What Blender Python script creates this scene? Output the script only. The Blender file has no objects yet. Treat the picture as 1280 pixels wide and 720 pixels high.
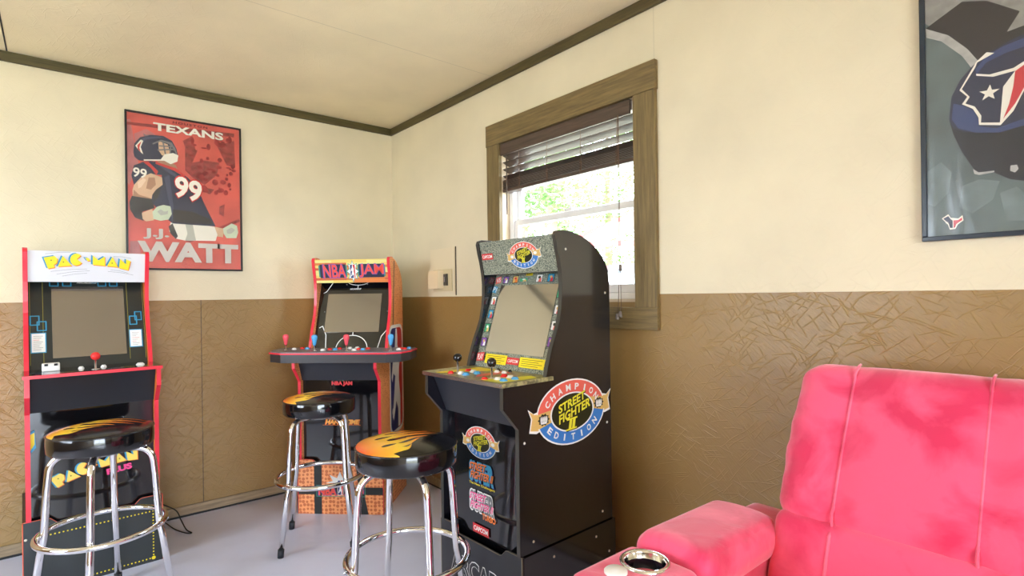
import bpy, bmesh, math, random
import numpy as np
from mathutils import Vector, Matrix, noise
random.seed(7)
PI = math.pi
scene = bpy.context.scene
COL = scene.collection

# ------------------------------------------------------------------ camera
cam_d = bpy.data.cameras.new('camera'); cam = bpy.data.objects.new('camera', cam_d); COL.objects.link(cam)
scene.camera = cam
YAW, ROLL, FPX, SY = 0.875812, -0.0136383, 683.23, 9.05
F = Vector((math.cos(YAW), math.sin(YAW), 0)); R = Vector((math.sin(YAW), -math.cos(YAW), 0)); U = Vector((0, 0, 1))
R2 = R*math.cos(ROLL)+U*math.sin(ROLL); U2 = U*math.cos(ROLL)-R*math.sin(ROLL)
m = Matrix.Identity(4)
for i in range(3):
    m[i][0] = R2[i]; m[i][1] = U2[i]; m[i][2] = -F[i]
m[2][3] = 1.22
cam.matrix_world = m
cam_d.sensor_width = 36; cam_d.lens = FPX/1280*36; cam_d.shift_y = SY/1280
cam_d.clip_start = 0.02

# ------------------------------------------------------------------ world, light, exposure
SKY = 11.0
w = bpy.data.worlds.new('sky'); scene.world = w; w.use_nodes = True
bg = w.node_tree.nodes['Background']
bg.inputs[0].default_value = (0.87, 0.965, 1.13, 1); bg.inputs[1].default_value = SKY
scene.view_settings.view_transform = 'Standard'; scene.view_settings.look = 'None'
scene.view_settings.gamma = 1; scene.view_settings.use_curve_mapping = False
scene.view_settings.exposure = 0.98
scene.cycles.use_denoising = True
scene.cycles.max_bounces = 10; scene.cycles.diffuse_bounces = 6; scene.cycles.glossy_bounces = 5
scene.cycles.sample_clamp_indirect = 8

def area(name, loc, direction, sx, sy, power, color=(1, 1, 1), portal=False, spread=PI):
    l = bpy.data.lights.new(name, 'AREA'); l.shape = 'RECTANGLE'; l.size = sx; l.size_y = sy
    l.energy = power; l.color = color; l.spread = spread
    if portal: l.cycles.is_portal = True
    o = bpy.data.objects.new(name, l); COL.objects.link(o)
    o.location = loc
    o.rotation_euler = Vector(direction).to_track_quat('-Z', 'Y').to_euler()
    return o
# daylight portals in the right window and in two unseen openings placed to light the room
area('window_daylight', (1.99, 1.855, 1.61), (-1, 0, 0), 0.92, 0.86, 1, portal=True)
area('unseen_door_daylight', (-0.85, -3.66, 1.04), (0, 1, 0), 2.5, 2.05, 1, portal=True)
area('unseen_window_daylight', (-2.31, 2.15, 1.45), (1, 0, 0), 1.3, 1.3, 1, portal=True)

# ------------------------------------------------------------------ materials
def srgb(r, g, b):
    f = lambda c: ((c/255+0.055)/1.055)**2.4 if c > 10 else c/255/12.92
    return (f(r), f(g), f(b), 1)
MATS = {}
def mat(name, col, rough=0.5, metal=0.0, spec=0.5, coat=0.0, emit=None, es=0, noise_amt=0.0, noise_scale=8, bump=0.0, bscale=60, ior=1.5):
    if name in MATS: return MATS[name]
    mt = bpy.data.materials.new(name); mt.use_nodes = True; nt = mt.node_tree
    b = nt.nodes['Principled BSDF']
    b.inputs['Base Color'].default_value = col; b.inputs['Roughness'].default_value = rough
    b.inputs['Metallic'].default_value = metal; b.inputs['IOR'].default_value = ior; b.inputs['Specular IOR Level'].default_value = spec
    b.inputs['Coat Weight'].default_value = coat; b.inputs['Coat Roughness'].default_value = 0.05
    if emit: b.inputs['Emission Color'].default_value = emit; b.inputs['Emission Strength'].default_value = es
    tc = nt.nodes.new('ShaderNodeTexCoord')
    if noise_amt:
        n = nt.nodes.new('ShaderNodeTexNoise'); n.inputs['Scale'].default_value = noise_scale; n.inputs['Detail'].default_value = 5
        nt.links.new(tc.outputs['Object'], n.inputs['Vector'])
        mr = nt.nodes.new('ShaderNodeMapRange'); mr.inputs['From Min'].default_value = .3; mr.inputs['From Max'].default_value = .7
        mr.inputs['To Min'].default_value = 1-noise_amt; mr.inputs['To Max'].default_value = 1+noise_amt
        nt.links.new(n.outputs['Fac'], mr.inputs['Value'])
        mx = nt.nodes.new('ShaderNodeMix'); mx.data_type = 'RGBA'; mx.blend_type = 'MULTIPLY'; mx.inputs['Factor'].default_value = 1
        mx.inputs[6].default_value = col; nt.links.new(mr.outputs[0], mx.inputs[7])
        nt.links.new(mx.outputs[2], b.inputs['Base Color'])
    if bump:
        n2 = nt.nodes.new('ShaderNodeTexNoise'); n2.inputs['Scale'].default_value = bscale; n2.inputs['Detail'].default_value = 4
        nt.links.new(tc.outputs['Object'], n2.inputs['Vector'])
        bp = nt.nodes.new('ShaderNodeBump'); bp.inputs['Strength'].default_value = bump; bp.inputs['Distance'].default_value = 0.002
        nt.links.new(n2.outputs['Fac'], bp.inputs['Height']); nt.links.new(bp.outputs[0], b.inputs['Normal'])
    MATS[name] = mt
    return mt

def math_node(nt, op, a, b=None, c=None):
    n = nt.nodes.new('ShaderNodeMath'); n.operation = op
    for i, x in enumerate((a, b, c)):
        if x is None: continue
        if isinstance(x, (int, float)): n.inputs[i].default_value = x
        else: nt.links.new(x, n.inputs[i])
    return n.outputs[0]

def strand_height(nt, uv):
    """short straight wood strands lying in all directions under the paint (strand board)"""
    wn = nt.nodes.new('ShaderNodeTexNoise'); wn.inputs['Scale'].default_value = 7; wn.inputs['Detail'].default_value = 1
    nt.links.new(uv, wn.inputs['Vector'])
    vm = nt.nodes.new('ShaderNodeVectorMath'); vm.operation = 'MULTIPLY_ADD'; vm.inputs[1].default_value = (.03, .03, 0)
    nt.links.new(wn.outputs['Color'], vm.inputs[0]); nt.links.new(uv, vm.inputs[2])
    h = None
    for ang, su, sv, off in ((12, 14, 150, 0), (38, 10, 125, 3.13), (52, 15, 150, 5.7), (121, 17, 140, 7.71), (160, 14, 150, 12.37)):
        mp = nt.nodes.new('ShaderNodeMapping'); mp.inputs['Rotation'].default_value = (0, 0, math.radians(ang)); mp.inputs['Location'].default_value = (off, off*.7, 0)
        nt.links.new(vm.outputs[0], mp.inputs['Vector'])
        sp = nt.nodes.new('ShaderNodeSeparateXYZ'); nt.links.new(mp.outputs[0], sp.inputs[0])
        v = math_node(nt, 'MULTIPLY', sp.outputs[1], sv); cv = math_node(nt, 'FLOOR', v); fv = math_node(nt, 'FRACT', v)
        w1 = nt.nodes.new('ShaderNodeTexWhiteNoise'); w1.noise_dimensions = '1D'; nt.links.new(cv, w1.inputs['W'])
        u = math_node(nt, 'ADD', math_node(nt, 'MULTIPLY', sp.outputs[0], su), math_node(nt, 'MULTIPLY', w1.outputs['Value'], 9)); cu = math_node(nt, 'FLOOR', u); fu = math_node(nt, 'FRACT', u)
        w2 = nt.nodes.new('ShaderNodeTexWhiteNoise'); w2.noise_dimensions = '2D'; cb = nt.nodes.new('ShaderNodeCombineXYZ'); nt.links.new(cu, cb.inputs[0]); nt.links.new(cv, cb.inputs[1]); nt.links.new(cb.outputs[0], w2.inputs['Vector'])
        on = math_node(nt, 'GREATER_THAN', w2.outputs['Value'], .90)
        pv = math_node(nt, 'SUBTRACT', 1, math_node(nt, 'ABSOLUTE', math_node(nt, 'SUBTRACT', math_node(nt, 'MULTIPLY', fv, 2), 1)))
        pv = math_node(nt, 'MAXIMUM', math_node(nt, 'SUBTRACT', math_node(nt, 'MULTIPLY', pv, 1.7), .7), 0)
        pu = math_node(nt, 'MINIMUM', math_node(nt, 'MULTIPLY', math_node(nt, 'SUBTRACT', 1, math_node(nt, 'ABSOLUTE', math_node(nt, 'SUBTRACT', math_node(nt, 'MULTIPLY', fu, 2), 1))), 3), 1)
        dsh = math_node(nt, 'MULTIPLY', math_node(nt, 'MULTIPLY', pv, pu), on)
        h = dsh if h is None else math_node(nt, 'MAXIMUM', h, dsh)
    m4 = nt.nodes.new('ShaderNodeMapping'); m4.inputs['Rotation'].default_value = (0, 0, math.radians(-40)); nt.links.new(uv, m4.inputs['Vector'])
    m5 = nt.nodes.new('ShaderNodeMapping'); m5.inputs['Scale'].default_value = (22, 190, 1); nt.links.new(m4.outputs[0], m5.inputs['Vector'])
    n5 = nt.nodes.new('ShaderNodeTexNoise'); n5.inputs['Scale'].default_value = 1; n5.inputs['Detail'].default_value = 3; nt.links.new(m5.outputs[0], n5.inputs['Vector'])
    return math_node(nt, 'ADD', h, math_node(nt, 'MULTIPLY', n5.outputs['Fac'], 1.1))

CREAM = srgb(226, 214, 184); BROWN = srgb(150, 119, 68)
def wall_mat(name, ax, split=1.217, seams=(), low=BROWN, up=CREAM, strand=1.0):
    mt = bpy.data.materials.new(name); mt.use_nodes = True; nt = mt.node_tree
    b = nt.nodes['Principled BSDF']
    geo = nt.nodes.new('ShaderNodeNewGeometry'); sp = nt.nodes.new('ShaderNodeSeparateXYZ'); nt.links.new(geo.outputs['Position'], sp.inputs[0])
    cb = nt.nodes.new('ShaderNodeCombineXYZ')
    a, c = {'x': (0, 2), 'y': (1, 2), 'z': (1, 0)}[ax]
    nt.links.new(sp.outputs[a], cb.inputs[0]); nt.links.new(sp.outputs[c], cb.inputs[1])
    uv = cb.outputs[0]
    lowmask = math_node(nt, 'LESS_THAN', sp.outputs[2], split)
    mx = nt.nodes.new('ShaderNodeMix'); mx.data_type = 'RGBA'
    nt.links.new(lowmask, mx.inputs['Factor']); mx.inputs[6].default_value = up; mx.inputs[7].default_value = low
    # slight unevenness of the paint
    n = nt.nodes.new('ShaderNodeTexNoise'); n.inputs['Scale'].default_value = 3; n.inputs['Detail'].default_value = 6
    nt.links.new(uv, n.inputs['Vector'])
    mr = nt.nodes.new('ShaderNodeMapRange'); mr.inputs['From Min'].default_value = .3; mr.inputs['From Max'].default_value = .7
    mr.inputs['To Min'].default_value = .94; mr.inputs['To Max'].default_value = 1.05; nt.links.new(n.outputs['Fac'], mr.inputs['Value'])
    val = mr.outputs[0]
    for s, amt, z0, z1 in seams:
        d = math_node(nt, 'ABSOLUTE', math_node(nt, 'SUBTRACT', sp.outputs[a], s))
        ins = math_node(nt, 'LESS_THAN', d, 0.0022)
        ins = math_node(nt, 'MULTIPLY', ins, math_node(nt, 'LESS_THAN', sp.outputs[c], z1))
        ins = math_node(nt, 'MULTIPLY', ins, math_node(nt, 'GREATER_THAN', sp.outputs[c], z0))
        val = math_node(nt, 'MULTIPLY', val, math_node(nt, 'SUBTRACT', 1, math_node(nt, 'MULTIPLY', ins, amt)))
    m2 = nt.nodes.new('ShaderNodeMix'); m2.data_type = 'RGBA'; m2.blend_type = 'MULTIPLY'; m2.inputs['Factor'].default_value = 1
    nt.links.new(mx.outputs[2], m2.inputs[6]); nt.links.new(val, m2.inputs[7]); nt.links.new(m2.outputs[2], b.inputs['Base Color'])
    b.inputs['IOR'].default_value = 1.56; rg = math_node(nt, 'SUBTRACT', .55, math_node(nt, 'MULTIPLY', lowmask, .17)); nt.links.new(rg, b.inputs['Roughness'])
    h = strand_height(nt, uv)
    n3 = nt.nodes.new('ShaderNodeTexNoise'); n3.inputs['Scale'].default_value = 45; n3.inputs['Detail'].default_value = 4
    nt.links.new(uv, n3.inputs['Vector'])
    h = math_node(nt, 'ADD', h, math_node(nt, 'MULTIPLY', n3.outputs['Fac'], .8))
    bp = nt.nodes.new('ShaderNodeBump'); bp.inputs['Distance'].default_value = .0022
    st = math_node(nt, 'ADD', .22*strand, math_node(nt, 'MULTIPLY', lowmask, .30*strand)); nt.links.new(st, bp.inputs['Strength'])
    nt.links.new(h, bp.inputs['Height']); nt.links.new(bp.outputs[0], b.inputs['Normal'])
    return mt

def wood_mat(name, base, ax_long, rough=.55):
    mt = bpy.data.materials.new(name); mt.use_nodes = True; nt = mt.node_tree; b = nt.nodes['Principled BSDF']
    tc = nt.nodes.new('ShaderNodeTexCoord'); mp = nt.nodes.new('ShaderNodeMapping')
    s = [90, 90, 90]; s[ax_long] = 5; mp.inputs['Scale'].default_value = s
    nt.links.new(tc.outputs['Object'], mp.inputs['Vector'])
    n = nt.nodes.new('ShaderNodeTexNoise'); n.inputs['Scale'].default_value = 1; n.inputs['Detail'].default_value = 6; n.inputs['Roughness'].default_value = .7
    nt.links.new(mp.outputs[0], n.inputs['Vector'])
    mr = nt.nodes.new('ShaderNodeMapRange'); mr.inputs['From Min'].default_value = .35; mr.inputs['From Max'].default_value = .65
    mr.inputs['To Min'].default_value = .62; mr.inputs['To Max'].default_value = 1.25; nt.links.new(n.outputs['Fac'], mr.inputs['Value'])
    mx = nt.nodes.new('ShaderNodeMix'); mx.data_type = 'RGBA'; mx.blend_type = 'MULTIPLY'; mx.inputs['Factor'].default_value = 1
    mx.inputs[6].default_value = base; nt.links.new(mr.outputs[0], mx.inputs[7]); nt.links.new(mx.outputs[2], b.inputs['Base Color'])
    b.inputs['Roughness'].default_value = rough
    bp = nt.nodes.new('ShaderNodeBump'); bp.inputs['Strength'].default_value = .3; bp.inputs['Distance'].default_value = .001
    nt.links.new(n.outputs['Fac'], bp.inputs['Height']); nt.links.new(bp.outputs[0], b.inputs['Normal'])
    MATS[name] = mt; return mt

def glass_mat(name, tint=(1, 1, 1, 1), refl=1.0):
    mt = bpy.data.materials.new(name); mt.use_nodes = True; nt = mt.node_tree
    for n in list(nt.nodes): nt.nodes.remove(n)
    o = nt.nodes.new('ShaderNodeOutputMaterial'); t = nt.nodes.new('ShaderNodeBsdfTransparent'); t.inputs[0].default_value = tint
    g = nt.nodes.new('ShaderNodeBsdfGlossy'); g.inputs['Roughness'].default_value = 0.01
    lw = nt.nodes.new('ShaderNodeLayerWeight'); lw.inputs[0].default_value = .5
    fr = math_node(nt, 'ADD', math_node(nt, 'MULTIPLY', math_node(nt, 'POWER', lw.outputs['Facing'], 5), .9), .05)
    mx = nt.nodes.new('ShaderNodeMixShader'); nt.links.new(math_node(nt, 'MULTIPLY', fr, refl), mx.inputs[0])
    nt.links.new(t.outputs[0], mx.inputs[1]); nt.links.new(g.outputs[0], mx.inputs[2]); nt.links.new(mx.outputs[0], o.inputs[0])
    MATS[name] = mt; return mt

# ------------------------------------------------------------------ mesh helpers
def link(name, me, parent=None, mats=(), loc=None, smooth=False, mw=None):
    o = bpy.data.objects.new(name, me); COL.objects.link(o)
    for mm in (mats if isinstance(mats, (list, tuple)) else [mats]): me.materials.append(mm)
    if parent: o.parent = parent
    if loc is not None: o.location = loc
    if mw is not None: o.matrix_local = mw
    if smooth:
        for p in me.polygons: p.use_smooth = True
    return o
class MB:
    def __init__(s): s.bm = bmesh.new(); s.mi = 0
    def box(s, x0, x1, y0, y1, z0, z1, bev=0):
        r = bmesh.ops.create_cube(s.bm, size=1)
        vs = r['verts']
        for v in vs: v.co = Vector(((x0+x1)/2+v.co.x*(x1-x0), (y0+y1)/2+v.co.y*(y1-y0), (z0+z1)/2+v.co.z*(z1-z0)))
        fs = {f for v in vs for f in v.link_faces}
        for f in fs: f.material_index = s.mi
        if bev:
            es = list({e for v in vs for e in v.link_edges})
            bmesh.ops.bevel(s.bm, geom=es, offset=bev, segments=2, affect='EDGES', profile=.5)
        return s
    def prism(s, pts, axis, a, b, bev=0):
        """pts: 2D outline; axis 0: (y,z) along x, 1: (x,z) along y, 2: (x,y) along z"""
        def P(p, t): return {0: (t, p[0], p[1]), 1: (p[0], t, p[1]), 2: (p[0], p[1], t)}[axis]
        A = [s.bm.verts.new(P(p, a)) for p in pts]; B = [s.bm.verts.new(P(p, b)) for p in pts]
        fs = [s.bm.faces.new(A), s.bm.faces.new(list(reversed(B)))]
        n = len(pts)
        for i in range(n): fs.append(s.bm.faces.new((A[i], B[i], B[(i+1) % n], A[(i+1) % n])))
        for f in fs: f.material_index = s.mi
        return s
    def tube(s, pts, r, seg=12, closed=False, cap=True):
        pts = [Vector(p) for p in pts]; n = len(pts); rings = []
        up = None
        for i, p in enumerate(pts):
            if closed: t = (pts[(i+1) % n]-pts[i-1])
            else: t = pts[min(i+1, n-1)]-pts[max(i-1, 0)]
            t.normalize()
            if up is None: up = Vector((0, 0, 1)) if abs(t.z) < .9 else Vector((1, 0, 0))
            sd = t.cross(up); sd.normalize(); up = sd.cross(t); up.normalize()
            rr = r[i] if isinstance(r, (list, tuple)) else r
            rings.append([s.bm.verts.new(p+sd*math.cos(2*PI*k/seg)*rr+up*math.sin(2*PI*k/seg)*rr) for k in range(seg)])
        m_ = n if closed else n-1
        for i in range(m_):
            a, b = rings[i], rings[(i+1) % n]
            for k in range(seg):
                f = s.bm.faces.new((a[k], a[(k+1) % seg], b[(k+1) % seg], b[k])); f.material_index = s.mi; f.smooth = True
        if cap and not closed:
            for rg in (rings[0], rings[-1]):
                f = s.bm.faces.new(rg); f.material_index = s.mi
        return s
    def lathe(s, prof, c=(0, 0, 0), seg=48, axis='z', smooth=True):
        rings = []
        for r, z in prof:
            if r < 1e-6: rings.append([s.bm.verts.new(s._ax(0, 0, z, c, axis))]); continue
            rings.append([s.bm.verts.new(s._ax(r*math.cos(2*PI*k/seg), r*math.sin(2*PI*k/seg), z, c, axis)) for k in range(seg)])
        for a, b in zip(rings, rings[1:]):
            for k in range(seg):
                if len(a) == 1 and len(b) == 1: continue
                if len(a) == 1: vs = (a[0], b[k], b[(k+1) % seg])
                elif len(b) == 1: vs = (a[k], b[0], a[(k+1) % seg])
                else: vs = (a[k], b[k], b[(k+1) % seg], a[(k+1) % seg])
                f = s.bm.faces.new(vs); f.material_index = s.mi; f.smooth = smooth
        return s
    def _ax(s, x, y, z, c, axis):
        return {'z': Vector((c[0]+x, c[1]+y, c[2]+z)), 'y': Vector((c[0]+x, c[1]+z, c[2]+y)), 'x': Vector((c[0]+z, c[1]+x, c[2]+y))}[axis]
    def build(s, name, mats, parent=None, **k):
        bmesh.ops.recalc_face_normals(s.bm, faces=s.bm.faces[:])
        me = bpy.data.meshes.new(name); s.bm.to_mesh(me); s.bm.free()
        return link(name, me, parent, mats, **k)

def tag(o, label=None, cat=None, group=None, kind=None):
    if label: o['label'] = label
    if cat: o['category'] = cat
    if group: o['group'] = group
    if kind: o['kind'] = kind
    return o
def empty(name, loc=(0, 0, 0), rz=0):
    o = bpy.data.objects.new(name, None); COL.objects.link(o); o.location = loc; o.rotation_euler = (0, 0, rz); o.empty_display_size = .1
    return o
def structure(o): o['kind'] = 'structure'; return o
def copy_tree(o, parent=None):
    c = o.copy(); COL.objects.link(c); c.parent = parent
    for ch in [x for x in bpy.data.objects if x.parent == o and x is not c]: copy_tree(ch, c)
    return c

# flat printed graphics: polygons and lettering stacked in thin layers on a plane
TXT = {}
def text_geo(st, bold, space=1.0):
    k = (st, bold, space)
    if k in TXT: return TXT[k]
    cu = bpy.data.curves.new('t', 'FONT'); cu.body = st; cu.offset = bold; cu.space_character = space; cu.resolution_u = 3
    ob = bpy.data.objects.new('t', cu); COL.objects.link(ob)
    dg = bpy.context.evaluated_depsgraph_get(); me = bpy.data.meshes.new_from_object(ob.evaluated_get(dg))
    v = np.array([(a.co.x, a.co.y) for a in me.vertices]); fs = [tuple(p.vertices) for p in me.polygons]
    bpy.data.objects.remove(ob); bpy.data.curves.remove(cu); bpy.data.meshes.remove(me)
    mn, mx = v.min(0), v.max(0); TXT[k] = ((v-mn)/(mx-mn), fs, (mx-mn))
    return TXT[k]
class Deco:
    STEP = .00012
    def __init__(s, base=.0006): s.v = []; s.f = []; s.fm = []; s.mats = []; s.z = base; s.g = None; s.fg = []
    def _m(s, m):
        if m not in s.mats: s.mats.append(m)
        return s.mats.index(m)
    def poly(s, pts, m, step=True):
        b = len(s.v); s.v += [(p[0], p[1], s.z) for p in pts]; s.f.append(tuple(range(b, b+len(pts)))); s.fm.append(s._m(m)); s.fg.append(s.g)
        if step: s.z += s.STEP
        return s
    def rect(s, x0, x1, y0, y1, m, step=True): return s.poly([(x0, y0), (x1, y0), (x1, y1), (x0, y1)], m, step)
    def ell(s, cx, cy, a, b, m, n=40, t0=0, t1=2*PI):
        full = t1-t0 > 6.28
        pts = [(cx+a*math.cos(t0+(t1-t0)*i/(n if full else n-1)), cy+b*math.sin(t0+(t1-t0)*i/(n if full else n-1))) for i in range(n)]
        return s.poly(pts, m)
    def ring(s, cx, cy, a, b, a2, b2, m, n=40, t0=0, t1=2*PI):
        for i in range(n):
            p, q = t0+(t1-t0)*i/n, t0+(t1-t0)*(i+1)/n
            s.poly([(cx+a*math.cos(p), cy+b*math.sin(p)), (cx+a*math.cos(q), cy+b*math.sin(q)), (cx+a2*math.cos(q), cy+b2*math.sin(q)), (cx+a2*math.cos(p), cy+b2*math.sin(p))], m, False)
        s.z += s.STEP; return s
    def line(s, pts, wd, m):
        for (x0, y0), (x1, y1) in zip(pts, pts[1:]):
            dx, dy = x1-x0, y1-y0; L = math.hypot(dx, dy) or 1; nx, ny = -dy/L*wd/2, dx/L*wd/2; ex, ey = dx/L*wd*.3, dy/L*wd*.3
            s.poly([(x0-ex+nx, y0-ey+ny), (x0-ex-nx, y0-ey-ny), (x1+ex-nx, y1+ey-ny), (x1+ex+nx, y1+ey+ny)], m, False)
        s.z += s.STEP; return s
    def text(s, st, cx, cy, wd, ht, m, bold=0.0, shear=0.0, rot=0.0, space=1.0, warp=None):
        v, fs, _ = text_geo(st, bold, space); b = len(s.v)
        for p in v:
            x, y = (p[0]-.5)*wd, (p[1]-.5)*ht
            x += y*shear
            if warp: x, y = warp(p[0], p[1], x, y)
            c, q = math.cos(rot), math.sin(rot)
            s.v.append((cx+x*c-y*q, cy+x*q+y*c, s.z))
        mi = s._m(m)
        for f in fs: s.f.append(tuple(i+b for i in f)); s.fm.append(mi); s.fg.append(s.g)
        s.z += s.STEP; return s
    def arc_text(s, st, cx, cy, a, b, t0, t1, h, w_, m, bold=.02, flip=False):
        """letters one by one along an ellipse"""
        n = len(st)
        for i, ch in enumerate(st):
            t = t0+(t1-t0)*(i+.5)/n
            x, y = cx+a*math.cos(t), cy+b*math.sin(t)
            nx, ny = math.cos(t)/a, math.sin(t)/b
            ang = math.atan2(ny, nx)-PI/2 + (PI if flip else 0)
            s.text(ch, x, y, w_*(.35 if ch == 'I' else 1.15 if ch == 'M' else 1), h, m, bold, rot=ang); s.z -= s.STEP
        s.z += s.STEP; return s
    def build(s, name, parent, o, u, v, **k):
        """one mesh per print; pieces given a group g = (name, n) become meshes of their own"""
        gs = []
        for g in s.fg:
            if g not in gs: gs.append(g)
        if len(gs) > 1:
            for g in gs:
                q = Deco(); q.mats = s.mats; q.g = None; remap = {}
                for f, fm_, fg_ in zip(s.f, s.fm, s.fg):
                    if fg_ != g: continue
                    for i in f:
                        if i not in remap: remap[i] = len(q.v); q.v.append(s.v[i])
                    q.f.append(tuple(remap[i] for i in f)); q.fm.append(fm_); q.fg.append(None)
                used = sorted(set(q.fm)); q.fm = [used.index(x) for x in q.fm]; q.mats = [s.mats[i] for i in used]
                q.build(g[0] if g else name, parent, o, u, v)
            return None
        me = bpy.data.meshes.new(name); me.from_pydata(s.v, [], s.f)
        for m_ in s.mats: me.materials.append(m_)
        for p, i in zip(me.polygons, s.fm): p.material_index = i
        ob = bpy.data.objects.new(name, me); COL.objects.link(ob)
        if parent: ob.parent = parent
        u = Vector(u).normalized(); v = Vector(v).normalized(); n = u.cross(v)
        M = Matrix.Identity(4)
        for i in range(3): M[i][0] = u[i]; M[i][1] = v[i]; M[i][2] = n[i]; M[i][3] = o[i]
        ob.matrix_local = M
        return ob

def soft_box(mb, c, size, r, n=18, mod=None, rot=None):
    """dense rounded box; mod(x,y,z in -1..1, point) -> point"""
    hx, hy, hz = size[0]/2, size[1]/2, size[2]/2; r = min(r, hx, hy, hz)
    tmp = bmesh.new(); bmesh.ops.create_cube(tmp, size=2)
    bmesh.ops.subdivide_edges(tmp, edges=tmp.edges[:], cuts=n, use_grid_fill=True)
    for v in tmp.verts:
        q = v.co.copy(); g = Vector([math.copysign(abs(t)**.8, t) for t in q])
        g = Vector((math.sin(q.x*PI/2), math.sin(q.y*PI/2), math.sin(q.z*PI/2)))
        p = Vector((g.x*hx, g.y*hy, g.z*hz))
        core = Vector((max(-hx+r, min(hx-r, p.x)), max(-hy+r, min(hy-r, p.y)), max(-hz+r, min(hz-r, p.z))))
        d = p-core
        if d.length > 1e-9: p = core+d.normalized()*r
        if mod: p = mod(g, p)
        if rot: p = rot @ p
        v.co = p+Vector(c)
    me = bpy.data.meshes.new('t'); tmp.to_mesh(me); tmp.free()
    k0 = len(mb.bm.faces); mb.bm.from_mesh(me); bpy.data.meshes.remove(me)
    mb.bm.faces.ensure_lookup_table()
    for f in mb.bm.faces[k0:]: f.smooth = True; f.material_index = mb.mi
    return mb
# ------------------------------------------------------------------ common materials
M_ = dict
black = mat('black_laminate', srgb(18, 20, 28), .13, ior=1.9)
black_gloss = mat('black_gloss', srgb(14, 14, 17), .08, coat=.6)
black_matt = mat('black_matt', srgb(20, 20, 22), .6)
white = mat('print_white', srgb(240, 240, 238), .35); yellow = mat('print_yellow', srgb(247, 222, 30), .35)
red_edge = mat('red_edge', srgb(226, 42, 62), .3); orange_p = mat('print_orange', srgb(238, 122, 40), .4)
red_p = mat('print_red', srgb(214, 48, 52), .35); coral = mat('print_coral', srgb(232, 104, 90), .35)
blue_p = mat('print_blue', srgb(62, 128, 205), .35); cyan_p = mat('print_cyan', srgb(50, 150, 195), .35)
navy_p = mat('print_navy', srgb(26, 40, 110), .35); tan_p = mat('print_tan', srgb(222, 184, 108), .35)
pink_p = mat('print_pink', srgb(235, 70, 140), .35); grey_p = mat('print_grey', srgb(120, 122, 125), .4)
green_p = mat('print_green', srgb(60, 170, 120), .35); purple_p = mat('print_purple', srgb(130, 80, 170), .35)
olive_p = mat('print_olive', srgb(40, 42, 22), .35); ylime = mat('print_lime', srgb(232, 224, 60), .35)
chrome = mat('chrome', (.82, .82, .84, 1), .06, metal=1)
steel = mat('steel', (.6, .6, .62, 1), .25, metal=1)
edge_gold = mat('edge_dark', srgb(60, 58, 52), .3)
plastic_w = mat('plastic_white', srgb(238, 236, 232), .3)
btn_red = mat('button_red', srgb(228, 44, 44), .2); btn_blue = mat('button_blue', srgb(86, 168, 222), .2)
cap_white = mat('cap_white', srgb(225, 220, 205), .4)

# ------------------------------------------------------------------ the room
XW, YW, ZC = 1.857, 3.552, 2.418
XL, YF, TH = -2.25, -3.6, .12
fl = MB().box(XL-TH, XW+TH, YF-TH, YW+TH, -.1, 0)
fm = mat('floor_paint', srgb(206, 209, 230), .32, noise_amt=.05, noise_scale=3, bump=.15, bscale=30)
structure(fl.build('floor', fm))
cm = wall_mat('ceiling_paint', 'z', split=-5, up=srgb(240, 225, 190), strand=1.3, seams=((2.357, .22, -3, 3), (1.137, .22, -3, 3)))
structure(MB().box(XL-TH, XW+TH, YF-TH, YW+TH, ZC, ZC+.1).build('ceiling', cm))
mb_ = wall_mat('wall_back_paint', 'x', strand=1.15, seams=((.637, .7, 0, 1.217), (-.6, .7, 0, 1.217)))
structure(MB().box(XL-TH, XW+TH, YW, YW+TH, 0, ZC).build('wall_back', mb_))
mr_ = wall_mat('wall_right_paint', 'y', strand=.7, seams=((1.315, .12, 1.25, 2.4), (.1, .12, 1.25, 2.4)))
# window wall, opening y 1.40..2.31, z 1.185..2.045
WY0, WY1, WZ0, WZ1 = 1.40, 2.31, 1.185, 2.045
b = MB(); b.box(XW, XW+TH, YF-TH, WY0, 0, ZC); b.box(XW, XW+TH, WY1, YW, 0, ZC); b.box(XW, XW+TH, WY0, WY1, 0, WZ0); b.box(XW, XW+TH, WY0, WY1, WZ1, ZC)
structure(b.build('wall_right', mr_))
ml_ = wall_mat('wall_left_paint', 'y')
b = MB(); b.box(XL-TH, XL, YF-TH, 1.5, 0, ZC); b.box(XL-TH, XL, 2.8, YW, 0, ZC); b.box(XL-TH, XL, 1.5, 2.8, 2.1, ZC); b.box(XL-TH, XL, 1.5, 2.8, 0, .8)
structure(b.build('wall_left', ml_))
mf_ = wall_mat('wall_front_paint', 'x')
b = MB(); b.box(XL, -2.1, YF-TH, YF, 0, ZC); b.box(.4, XW, YF-TH, YF, 0, ZC); b.box(-2.1, .4, YF-TH, YF, 2.08, ZC)
structure(b.build('wall_front', mf_))
trim_m = wood_mat('crown_wood', srgb(86, 76, 40), 0); trim_y = wood_mat('crown_wood_y', srgb(86, 74, 40), 1)
case_x = wood_mat('casing_wood_y', srgb(122, 102, 62), 1); case_z = wood_mat('casing_wood_z', srgb(122, 102, 62), 2)
base_m = wood_mat('baseboard_wood', srgb(148, 128, 100), 0)
structure(MB().box(XL, XW, YW-.016, YW, 2.370, ZC, .003).build('trim_1', trim_m))
structure(MB().box(XW-.016, XW, YF, YW-.016, 2.370, ZC, .003).build('trim_2', trim_y))
structure(MB().box(XL, XL+.016, YF, YW-.016, 2.370, ZC, .003).build('trim_3', trim_y))
structure(MB().box(XL, XW, YW-.012, YW, .012, .062, .002).build('baseboard_back', base_m))
structure(MB().box(XW-.012, XW, YF, YW-.012, .012, .062, .002).build('baseboard_right', base_m))
structure(MB().box(XL, XW, YW-.008, YW, 0, .012).build('trim_4', black_matt))
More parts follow.
